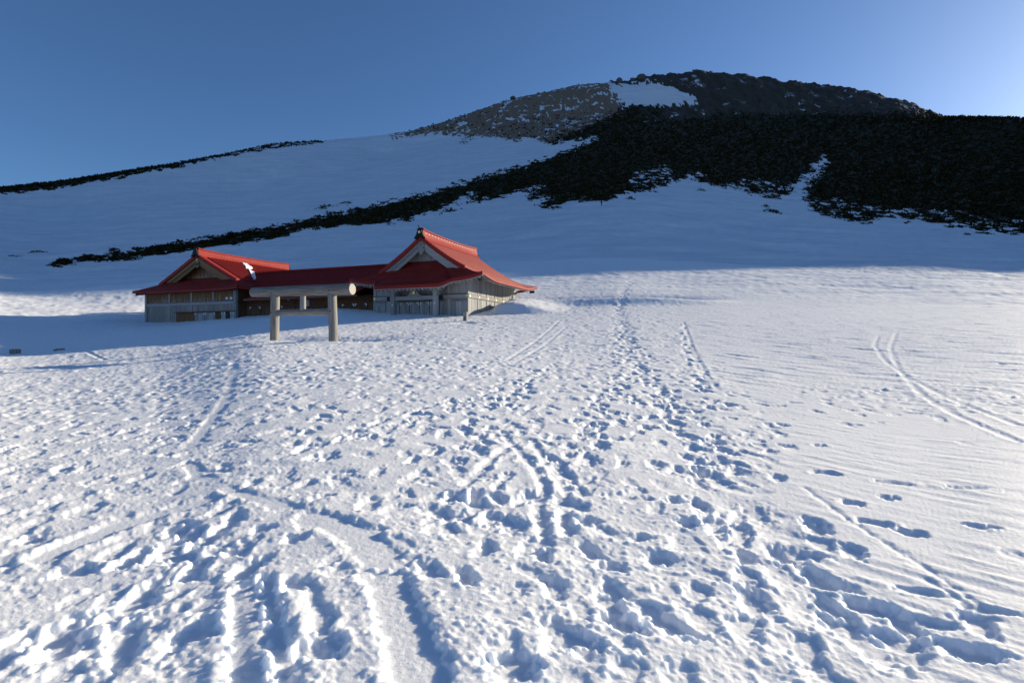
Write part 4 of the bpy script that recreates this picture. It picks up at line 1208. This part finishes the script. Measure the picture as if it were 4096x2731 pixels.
hall.box('strut_block', xm - .14, xm + .14, YP - .12, YP + .12, kz + .522, kz + .66, 'weathered_grey_beams', ks)
hall.box('strut_arm', xm - .42, xm + .42, YP - .09, YP + .09, kz + .662, zp0 - .004, 'weathered_grey_beams', ks)
# ---------------------------------------------------------------- the lodge (left)
LX = -26.8
lodge = B('pilgrim_lodge', LX, 2.5)
tag(lodge.root, 'brown wooden lodge with red ribbed hip-and-gable roof behind the log gate', 'building')
il = Irimoya(lodge, 10.2, .52, .0027, 7.5, .8, -.8, 6.452, .56, 0.0, 12.8, .14, None)
xk = il.pinv(float(il.q(.8)))
for sg in (-1, 1):
    il.slope(sg, 1, 'roof_slope', 'red_metal', 0, xk, None, 0.0)
    tag(il.slope(sg, 12, 'lower_roof_slope', 'red_shingles', xk, 7.5), 'red shingled lower slope', None, None, 'stuff')
tag(il.skirt(16, 1.9, 'skirt_roof', 'red_shingles'), 'red shingled skirt roof', None, None, 'stuff')
fe = il.front_edge(); il.ribbon('front_fascia', fe, [(0, 1)] * len(fe), .22, .12, 'red_metal')
for sg in (-1, 1):
    se = il.side_edge(sg); il.ribbon('side_fascia', se, [(-sg, 0)] * len(se), .22, .12, 'red_metal')
    r0 = lodge.bar('roof_rib', (sg * .45, 1.75, float(il.p(.45)) + .02), (sg * xk, 1.75, float(il.p(xk)) + .02), .15, .16, 'red_metal')
    for k in range(1, 26): lodge.copy(r0, 0, .42 * k, 0)
re_ = il.rear_edge(); il.ribbon('rear_fascia', re_, [(0, -1)] * len(re_), .22, .12, 'red_metal')
v, f = [], []
for (x, y, z) in fe: v += [(x * .985, y + .1, z - .24), (np.clip(x, -6.5, 6.5), .02, 6.5)]
lodge.m('front_soffit', v, [(2*k, 2*k + 1, 2*k + 3, 2*k + 2) for k in range(len(fe) - 1)], 'brown_planks')
for sg in (-1, 1):
    se = il.side_edge(sg); v = []
    for (x, y, z) in se: v += [(x - sg * .1, y, z - .24), (sg * 6.49, np.clip(y, 0, 13.4), 6.62)]
    lodge.m('side_soffit', v, [(2*k, 2*k + 1, 2*k + 3, 2*k + 2) for k in range(len(se) - 1)], 'brown_planks')
x = -7.2
r0 = None
while x < 7.25:
    lodge.bar('rafter', (x, -.66, 6.24), (float(np.clip(x, -6.6, 6.6)), .02, 6.42), .09, .11, 'brown_planks'); x += .36
for sx in (-1, 1): lodge.bar('hip_rafter', (sx * 7.2, -.6, 6.26), (sx * 6.4, .1, 6.4), .16, .2, 'brown_planks')
pl = [(0, .3), (.22, .12), (.26, -.05), (.20, -.25), (.26, -.38), (.20, -.55), (0, -.62)]
pen, zt = gable(lodge, il, 1.9, 'stained_brown_planks', 'tan_boards', 7.52, .24, .78, pl, 17)
lodge.prism('gable_stud', [(math.sin(a*math.pi/4)*.09, zt + .2 + math.cos(a*math.pi/4)*.09) for a in range(8)], il.yf - .03, il.yf - .003, 'gold', pen)
lodge.prism('heart_cutout', [(0,zt-.42),(.15,zt-.25),(.13,zt-.14),(.05,zt-.13),(0,zt-.19),(-.05,zt-.13),(-.13,zt-.14),(-.15,zt-.25)], il.yf - .02, il.yf - .003, 'dark_gap', pen)
ridge(lodge, il, .52, .75, 12.7, False)
onigawara(lodge, .62, 10.02, 1.15, .85, None, 1, False)
onigawara(lodge, 12.8, 10.02, 1.0, .8, None, -1, False)
core = lodge.box('wall', -6.47, 6.47, .01, 13.3, 2.5, 6.6, 'brown_planks')
def lp(x, y, yy=-.05):
    a, z = plane_pt(*R1(x, y), yy); return a - LX, z
zb0 = lp(800, 1033)[1]; zb1 = zb0 + .3
lodge.planks(-6.5, 6.5, 0, zb1, 6.58, .27, 'stained_brown_planks', core)
lodge.planks(-6.5, 6.5, 0, 2.5, zb0, .27, 'grey_brown_planks', core)
side_planks(lodge, 1, 6.47, 0.0, 1.2, 2.5, 6.6, .3, 'brown_planks', core)
lodge.box('wall_beam', -6.5, 6.5, -.12, -.0, zb0 + .003, zb1 - .003, 'weathered_grey_beams')
lodge.box('beam_cap', -6.5, 6.5, -.14, -.0, zb1 - .001, zb1 + .045, 'dark_red_trim')
for q in (522, 780, 1037):
    xq = lp(q, 1000)[0]
    lodge.box('wall_post', xq - .1, xq + .1, -.075, -.045, 2.5, zb0, 'weathered_grey_beams')
    lodge.box('wall_post', xq - .1, xq + .1, -.075, -.045, zb1 + .05, 6.55, 'weathered_grey_beams')
for xq, w in ((-6.4, .13), (6.37, .17)): lodge.box('corner_post', xq - w, xq + w, -.16, .1, 2.5, 6.55, 'weathered_grey_beams')
for q in (1208, 1262):
    xq, zq = lp(q, 950); lodge.prism('round_lamp', [(xq + math.sin(a*math.pi/6)*.13, zq + math.cos(a*math.pi/6)*.13) for a in range(12)], -.2, -.05, 'pale_metal')
# long low shutter box half buried in the snow
xa, za = lp(608, 1122); xb, zb_ = lp(1305, 1105)
sb = lodge.box('shutter_box', xa, xb, -.10, -.05, 2.5, za - .02, 'brown_planks')
lodge.box('ledge', xa - .05, xb + .05, -.30, -.05, za, za + .07, 'dark_red_trim', sb)
for xq in (xa, xb): lodge.box('jamb', xq - .06, xq + .06, -.16, -.102, 2.5, za - .003, 'weathered_grey_beams', sb)
def leaf(b, conv, q0, q1, yt, yy, z0, mat='weathered_grey_planks', plates=(True, True), nm='door_leaf', arm=.22):
    xa, zt_ = conv(q0, yt); xb, _ = conv(q1, yt)
    d = b.box(nm, xa, xb, yy - .03, yy, z0, zt_, mat)
    n = max(2, int((xb - xa) / .27)); w = (xb - xa) / n
    for m in range(n): b.box('plank', xa + m*w + .007, xa + (m+1)*w - .007, yy - .05 - random.uniform(0, .01), yy - .032, z0, zt_ - .01, mat, d)
    if plates[0]: ell_bracket(b, xa + .02, zt_ - .02, yy - .062, 1, -1, d, arm, .075)
    if plates[1]: ell_bracket(b, xb - .02, zt_ - .02, yy - .062, -1, -1, d, arm, .075)
    return d
leaf(lodge, lp, 618, 826, 1132, -.102, 2.5, 'stained_brown_planks', (False, False), 'shutter')
leaf(lodge, lp, 830, 948, 1122, -.102, 2.5)
leaf(lodge, lp, 952, 1072, 1119, -.102, 2.5)
leaf(lodge, lp, 1092, 1138, 1116, -.102, 2.5, 'brown_planks', (False, False), 'shutter')
leaf(lodge, lp, 1142, 1192, 1112, -.102, 2.5, 'weathered_grey_planks', (True, True), 'shutter', .16)
x0_, z0_ = lp(1196, 1110); x1_, _ = lp(1243, 1110); lodge.box('open_gap', x0_, x1_, -.115, -.103, 2.5, z0_, 'dark_gap')
leaf(lodge, lp, 1247, 1295, 1110, -.102, 2.5, 'weathered_grey_planks', (True, True), 'shutter', .16)
xq, zq = lp(237, 1052); lodge.box('side_bracket', -6.85, -6.5, .3, .36, zq, zq + .05, 'black_iron'); lodge.box('side_bracket', -6.85, -6.8, .3, .36, zq - .2, zq - .003, 'black_iron')
# ---------------------------------------------------------------- link corridor between them
link = B('link_corridor', 0.0, 3.0)
tag(link.root, 'low brown corridor with red seamed roof joining the lodge and the hall', 'building')
YR, ZR, YE, ZE = 5.0, 8.60, -.12, 5.42
SL = (ZR - ZE) / (YR - YE)
def zc(y): return ZR - SL * (YR - y)
def ymin(x):
    z = -9.0
    if x > -6.3: z = float(ir.p(min(abs(x), 6.15))) - .12
    xl = x - LX
    if xl < 7.6: z = max(z, float(il.p(min(xl, 7.5))) - .12)
    return max(YE, YR - (ZR - z) / SL) if z > ZE else YE
n = 54; xs = np.linspace(-24.4, -1.45, n + 1)
for k in range(n):
    xa, xb = xs[k], xs[k+1]; xm_ = (xa + xb) / 2
    y0 = ymin(xm_)
    if y0 > YR - .3: continue
    ya, yb = ymin(xa), ymin(xb)
    ya, yb = min(ya, YR - .05), min(yb, YR - .05)
    v = [(xa, ya, zc(ya)), (xb, yb, zc(yb)), (xb, YR, ZR), (xa, YR, ZR)]
    v += [(x, y, z + .02) for x, y, z in v]
    v += [(xa, ya, zc(ya) + .021), (xa + .06, ya, zc(ya) + .021), (xa + .06, YR, ZR + .021), (xa, YR, ZR + .021),
          (xa, ya, zc(ya) + .095), (xa + .06, ya, zc(ya) + .095), (xa + .06, YR, ZR + .095), (xa, YR, ZR + .095)]
    bx_ = [(0,3,2,1),(4,5,6,7),(0,1,5,4),(1,2,6,5),(2,3,7,6),(3,0,4,7)]
    link.m('roof_panel', v, bx_ + [tuple(i + 8 for i in t) for t in bx_], 'red_metal')
link.m('rear_roof', [(-24, YR, ZR), (-1.6, YR, ZR), (-4.5, YR + 5.1, ZE), (-20, YR + 5.1, ZE)], [(0, 1, 2, 3)], 'red_metal')
link.bar('ridge_cap', (-24.3, YR, ZR + .07), (-1.5, YR, ZR + .06), .36, .15, 'red_metal')
link.box('fascia', -19.3, -6.1, YE - .04, YE + .06, ZE - .16, ZE + .0, 'dark_red_trim')
link.m('soffit', [(-20.3, YE + .06, ZE - .14), (-4.4, YE + .06, ZE - .14), (-4.4, 1.0, ZE + .02), (-20.3, 1.0, ZE + .02)], [(0, 1, 2, 3)], 'brown_planks')
core = link.box('wall', -20.3, -4.4, 1.0, 9.0, 3.0, 5.5, 'brown_planks')
link.planks(-20.28, -4.42, 1.0, 3.0, 5.43, .3, 'brown_planks', core)
x = -19.2
while x < -6: link.bar('rafter', (x, YE + .1, ZE - .17), (x, .96, ZE + .0), .08, .1, 'brown_planks'); x += .6
YL = .93
def cp(x, y): return plane_pt(*R5(x, y), YL)
def ledge(a, b_, y):
    xa, z = cp(a, y); xb, _ = cp(b_, y); link.box('ledge', xa, xb, .72, .955, z, z + .07, 'dark_red_trim')
ledge(60, 960, 572); ledge(1140, 1556, 606); ledge(1740, 2380, 522)
leaf(link, cp, 92, 300, 598, .955, 3.0, 'brown_planks')
leaf(link, cp, 310, 480, 592, .955, 3.0, 'brown_planks', (False, False))
leaf(link, cp, 500, 712, 584, .955, 3.0, 'brown_planks', (False, True))
leaf(link, cp, 720, 950, 582, .955, 3.0, 'brown_planks', (False, False))
leaf(link, cp, 1828, 2062, 545, .955, 3.0, 'brown_planks')
leaf(link, cp, 2068, 2298, 535, .955, 3.0, 'brown_planks')
xq, zq = cp(833, 450)
lm = link.prism('wall_lamp', [(xq + math.sin(a*math.pi/6)*.11, zq + math.cos(a*math.pi/6)*.14) for a in range(12)], .72, .955, 'pale_metal')
link.box('lamp_cap', xq - .13, xq + .13, .70, .955, zq + .145, zq + .19, 'black_iron', lm)
xa, za = cp(1142, 480); xb, zb_ = cp(1200, 572)
wd = link.box('window', xa, xb, .93, .955, zb_, za, 'window_glass')
for (a, b_, c_, d_) in ((xa - .05, xa, zb_ - .05, za + .05), (xb, xb + .05, zb_ - .05, za + .05)): link.box('window_frame', a, b_, .88, .956, c_, d_, 'pale_metal', wd)
link.box('window_frame', xa + .002, xb - .002, .88, .956, za, za + .05, 'pale_metal', wd); link.box('window_frame', xa + .002, xb - .002, .88, .956, zb_ - .05, zb_, 'pale_metal', wd)
link.box('window_gap', xb - .14, xb - .004, .915, .928, zb_ + .002, za - .002, 'dark_gap', wd)
# ---------------------------------------------------------------- log gate (torii)
def log(name, p, q, r0, r1, mat, parent, seg=20, rings=10, wob=.035, seed=0, base=(0, 0, 0)):
    r = np.random.default_rng(seed); p, q = np.array(p, float) , np.array(q, float)
    d = q - p; ln = np.linalg.norm(d); d /= ln
    a = np.array([0, 0, 1.0]) if abs(d[2]) < .9 else np.array([0, 1.0, 0]); e1 = np.cross(d, a); e1 /= np.linalg.norm(e1); e2 = np.cross(d, e1)
    v, f = [], []; ph = r.uniform(0, 6.28, 4)
    for k in range(rings + 1):
        t = k / rings; rr = r0 + (r1 - r0) * t
        for m in range(seg):
            th = 2 * math.pi * m / seg
            w = 1 + wob * (math.sin(2 * th + ph[0] + t * 3) * .5 + math.sin(5 * th + ph[1]) * .25 + .5 * math.sin(t * 9 + ph[2] + th))
            c = p + d * ln * t
            v.append(tuple(c + (e1 * math.cos(th) + e2 * math.sin(th)) * rr * w))
    for k in range(rings):
        for m in range(seg):
            f.append((k*seg + m, k*seg + (m+1) % seg, (k+1)*seg + (m+1) % seg, (k+1)*seg + m))
    bevel = .93
    for k, sgn in ((0, -1), (rings, 1)):
        i = len(v); c = p + d * ln * (k / rings)
        ring = [np.array(v[k*seg + m]) for m in range(seg)]
        v += [tuple(c + (x - c) * bevel + d * sgn * .02) for x in ring]
        for m in range(seg): f.append((k*seg + m, i + m, i + (m+1) % seg, k*seg + (m+1) % seg))
        f.append(tuple(range(i, i + seg)))
    v = [tuple(np.array(x) - np.array(base)) for x in v]
    o = mobj(name, v, f, mat, parent, False)
    o.data.shade_smooth()
    for pl in o.data.polygons:
        if len(pl.vertices) > 4: pl.use_smooth = False
    return o
def cut_material():
    s = NT('log_end_grain'); v = s.coord()
    w = s.n('ShaderNodeTexWave'); w.wave_type = 'RINGS'; w.rings_direction = 'X'; w.inputs['Scale'].default_value = 6; w.inputs['Distortion'].default_value = 2; w.inputs['Detail'].default_value = 3
    s.l(v, w.inputs[0])
    s.set(s.mix(w.outputs[0], (.33, .30, .26), (.46, .43, .38)), .8, .2); return s.m
cut_material()
TA, TB = np.array([-11.826, 26.14]), np.array([-8.5125, 25.0])
tm = (TA + TB) / 2; td = (TB - TA) / np.linalg.norm(TB - TA); TSP = float(np.linalg.norm(TB - TA))
tg = gz(*tm)
torii = empty('log_gate', (tm[0], tm[1], tg), math.atan2(td[1], td[0]))
tag(torii, 'buried shrine gate of thick weathered grey logs standing in the snow', 'gate')
h = TSP / 2; zk, zn = 3.98 - tg, 2.94 - tg
def tl(s): return -h + s
log('post', (-h - .02, 0, -1.2), (-h + .04, 0, zk - .2), .225, .205, 'log_grey', torii, seed=1)
log('post', (h + .05, 0, -1.2), (h - .06, 0, zk - .2), .225, .205, 'log_grey', torii, seed=2)
kas = log('top_log', (tl(-1.36), 0, zk + .02), (tl(4.56), 0, zk), .245, .275, 'log_grey_lying', torii, 28, 16, .03, seed=3)
ev = []
for m in range(28):
    a = 2 * math.pi * m / 28; ev.append((0, math.cos(a) * .25, math.sin(a) * .25))
ev2 = [(.012, y, z) for _, y, z in ev]
cutf = mobj('cut_end', ev + ev2, [tuple(range(27, -1, -1)), tuple(range(28, 56))] + [(i, (i+1) % 28, (i+1) % 28 + 28, i + 28) for i in range(28)], 'log_end_grain', kas)
cutf.location = (tl(4.56) + .021, 0, zk)
log('tie_log', (-h + .12, .02, zn), (h - .12, .02, zn), .155, .165, 'log_grey_lying', torii, 20, 12, .06, seed=4)
log('centre_strut', (tl(1.72), .02, zn + .12), (tl(1.72), .02, zk - .18), .135, .13, 'log_grey', torii, seed=5)
for x, z, r in ((-h + .02, zk - .05, .25), (h - .05, zk - .05, .27), (-h + .01, zn + .0, .22), (h - .02, zn + .02, .22)):
    y = -math.sqrt(max(.0, r * r - .0)) - .005
    mobj('peg', [(x + math.cos(a * math.pi / 4) * .035, y + yy, z + math.sin(a * math.pi / 4) * .035) for yy in (0, .05) for a in range(8)],
         [tuple(range(8)), tuple(range(15, 7, -1))] + [(i, i + 8, (i+1) % 8 + 8, (i+1) % 8) for i in range(8)], 'dark_gap', torii)
# ---------------------------------------------------------------- posts poking out of the snow
def square_post(name, px, py, w, h, rz, label, top_slant=.0, chamfer=.03, tilt=0):
    x, y = hit(px, py); z = gz(x, y)
    o = [(-w, -w), (w, -w), (w, w), (-w, w)]
    c = chamfer
    ring = [(-w + c, -w), (w - c, -w), (w, -w + c), (w, w - c), (w - c, w), (-w + c, w), (-w, w - c), (-w, -w + c)]
    v = [(a, b, -1.0) for a, b in ring] + [(a, b, h - .03 + a * top_slant) for a, b in ring] + [(a * .88, b * .88, h + a * top_slant) for a, b in ring]
    n = 8
    f = [tuple(range(n - 1, -1, -1)), tuple(range(2*n, 3*n))] + [(k*n + i, k*n + (i+1) % n, (k+1)*n + (i+1) % n, (k+1)*n + i) for k in (0, 1) for i in range(n)]
    root = empty(name, (x, y, z), rz); root.rotation_euler[1] = tilt
    mobj('shaft', v, f, 'log_grey', root)
    tag(root, label, 'post'); return root, y
pr, py_ = square_post('inscribed_post', 1863, 1283, .145, .62, ROTZ - .1, 'short squared grey post with a brushed black character in front of the hall', 0)
fc = bpy.data.curves.new('character', 'FONT'); fc.body = '宮'; fc.size = .26; fc.extrude = .004; fc.align_x = 'CENTER'
to = bpy.data.objects.new('character', fc); COL.objects.link(to)
dg = bpy.context.evaluated_depsgraph_get(); me = bpy.data.meshes.new_from_object(to.evaluated_get(dg)); bpy.data.objects.remove(to, do_unlink=True)
NT('black_ink').set((.015, .015, .02), .6, .2)
me.materials.clear(); me.materials.append(MATS['black_ink']); me.name = 'character'
co = bpy.data.objects.new('character', me); COL.objects.link(co); co.parent = pr; co.rotation_euler = (math.radians(90), 0, 0); co.location = (0, -.150, .07)
s1, _ = square_post('wooden_stub', 61, 1414, .20, .26, ROTZ + .15, 'pale weathered square stub poking from the snow at the left edge', .05, .04)
s2, _ = square_post('wooden_stub', 237, 1401, .21, .10, ROTZ + .1, 'nearly buried square stub to the right of the taller stub at left', .12, .04)
# ---------------------------------------------------------------- snow left in the roof valley of the lodge
def roof_snow(outline, label):
    vs_ = []
    for q in outline:
        px, py = R1(*q)
        d = np.array([(px - CX) / F, 1.0, (HY - py) / F]); best = None
        t = np.linspace(45, 70, 2500)
        P = d[None, :] * t[:, None]
        lx = (P[:, 0] - HC[0]) * U[0] + (P[:, 1] - HC[1]) * U[1] - LX
        z = P[:, 2] + EYE
        ok = np.where((z < il.p(np.clip(lx, 0, 7.5))) & (lx > 0))[0]
        k = ok[0] if len(ok) else 1200
        vs_.append((P[k, 0], P[k, 1], z[k]))
    A = np.array(vs_); c = A.mean(0)
    n = len(A)
    up = np.array([0, 0, .14]); A = A + np.array([0, 0, .13]); ring2 = c + (A - c) * .8 + up
    v = [tuple(p) for p in A - c] + [tuple(p) for p in ring2 - c] + [tuple(up * 1.2)] + [tuple(p + np.array([0, 0, -.3])) for p in A - c]
    f = [(i, (i+1) % n, (i+1) % n + n, i + n) for i in range(n)] + [(i + n, (i+1) % n + n, 2*n) for i in range(n)] + [(2*n + 1 + i, 2*n + 1 + (i+1) % n, (i+1) % n, i) for i in range(n)]
    o = mobj('roof_snow', v, f, SNOW, None, False, tuple(c)); tag(o, label, 'snow'); return o
roof_snow([(1375,545),(1400,556),(1432,560),(1470,588),(1500,606),(1492,618),(1455,616),(1425,608),(1408,585),(1390,565)], 'upper remnant of snow on the lodge roof beside the corridor ridge')
roof_snow([(1450,622),(1475,632),(1500,650),(1534,664),(1526,690),(1540,712),(1538,742),(1515,735),(1490,700),(1470,665)], 'lower remnant of snow in the valley between lodge and corridor roofs')
# ---------------------------------------------------------------- hiker far up the slope
def hiker():
    x, y = hit(2406, 823); z = gz(x, y)
    root = empty('person', (x, y, z), math.radians(200))
    J = {'pel': (0, 0, .95, .13), 'wai': (0, 0, 1.1, .13), 'che': (0, .0, 1.32, .155), 'nec': (0, 0, 1.5, .07), 'hea': (0, .02, 1.62, .095), 'crn': (0, .01, 1.73, .085),
         'hl': (.1, 0, .9, .10), 'kl': (.13, .05, .5, .075), 'al': (.14, 0, .09, .055), 'tl': (.15, .16, .03, .045), 'hr': (-.1, 0, .9, .10), 'kr': (-.12, .02, .5, .075), 'ar': (-.14, -.06, .09, .055), 'tr': (-.15, .1, .03, .045),
         'sl': (.19, 0, 1.42, .07), 'el': (.28, .0, 1.15, .055), 'wl': (.22, .16, .98, .04), 'dl': (.2, .24, .95, .035), 'sr': (-.19, 0, 1.42, .07), 'er': (-.28, .02, 1.15, .055), 'wr': (-.22, .18, 1.0, .04), 'dr': (-.2, .25, .97, .035)}
    E = [('pel','wai'),('wai','che'),('che','nec'),('nec','hea'),('hea','crn'),('pel','hl'),('hl','kl'),('kl','al'),('al','tl'),('pel','hr'),('hr','kr'),('kr','ar'),('ar','tr'),
         ('che','sl'),('sl','el'),('el','wl'),('wl','dl'),('che','sr'),('sr','er'),('er','wr'),('wr','dr')]
    K = list(J); me = bpy.data.meshes.new('body'); me.from_pydata([J[k][:3] for k in K], [(K.index(a), K.index(b)) for a, b in E], [])
    o = bpy.data.objects.new('body', me); COL.objects.link(o); o.parent = root
    sk = o.modifiers.new('skin', 'SKIN'); ss = o.modifiers.new('sub', 'SUBSURF'); ss.levels = 1; ss.render_levels = 1
    for i, k in enumerate(K): me.skin_vertices[0].data[i].radius = (J[k][3], J[k][3])
    me.skin_vertices[0].data[0].use_root = True
    NT('dark_clothing').set((.012, .013, .022), .8, .2); me.materials.append(MATS['dark_clothing'])
    bm = bmesh.new(); bmesh.ops.create_cube(bm, size=1); bmesh.ops.bevel(bm, geom=bm.edges[:], offset=.18, segments=2, affect='EDGES')
    for vv in bm.verts: vv.co = (vv.co.x * .34, vv.co.y * .2 - .24, vv.co.z * .5 + 1.22)
    m2 = bpy.data.meshes.new('backpack'); bm.to_mesh(m2); bm.free(); NT('pack_cloth').set((.02, .02, .04), .8, .2); m2.materials.append(MATS['pack_cloth'])
    b = bpy.data.objects.new('backpack', m2); COL.objects.link(b); b.parent = root
    root.scale = (1.15, 1.15, 1.15) if y > 175 else (1, 1, 1)
    tag(root, 'person in dark clothing standing far up the shaded snow slope', 'person')
hiker()
for o in bpy.data.objects:
    if '_o' in o: del o['_o']
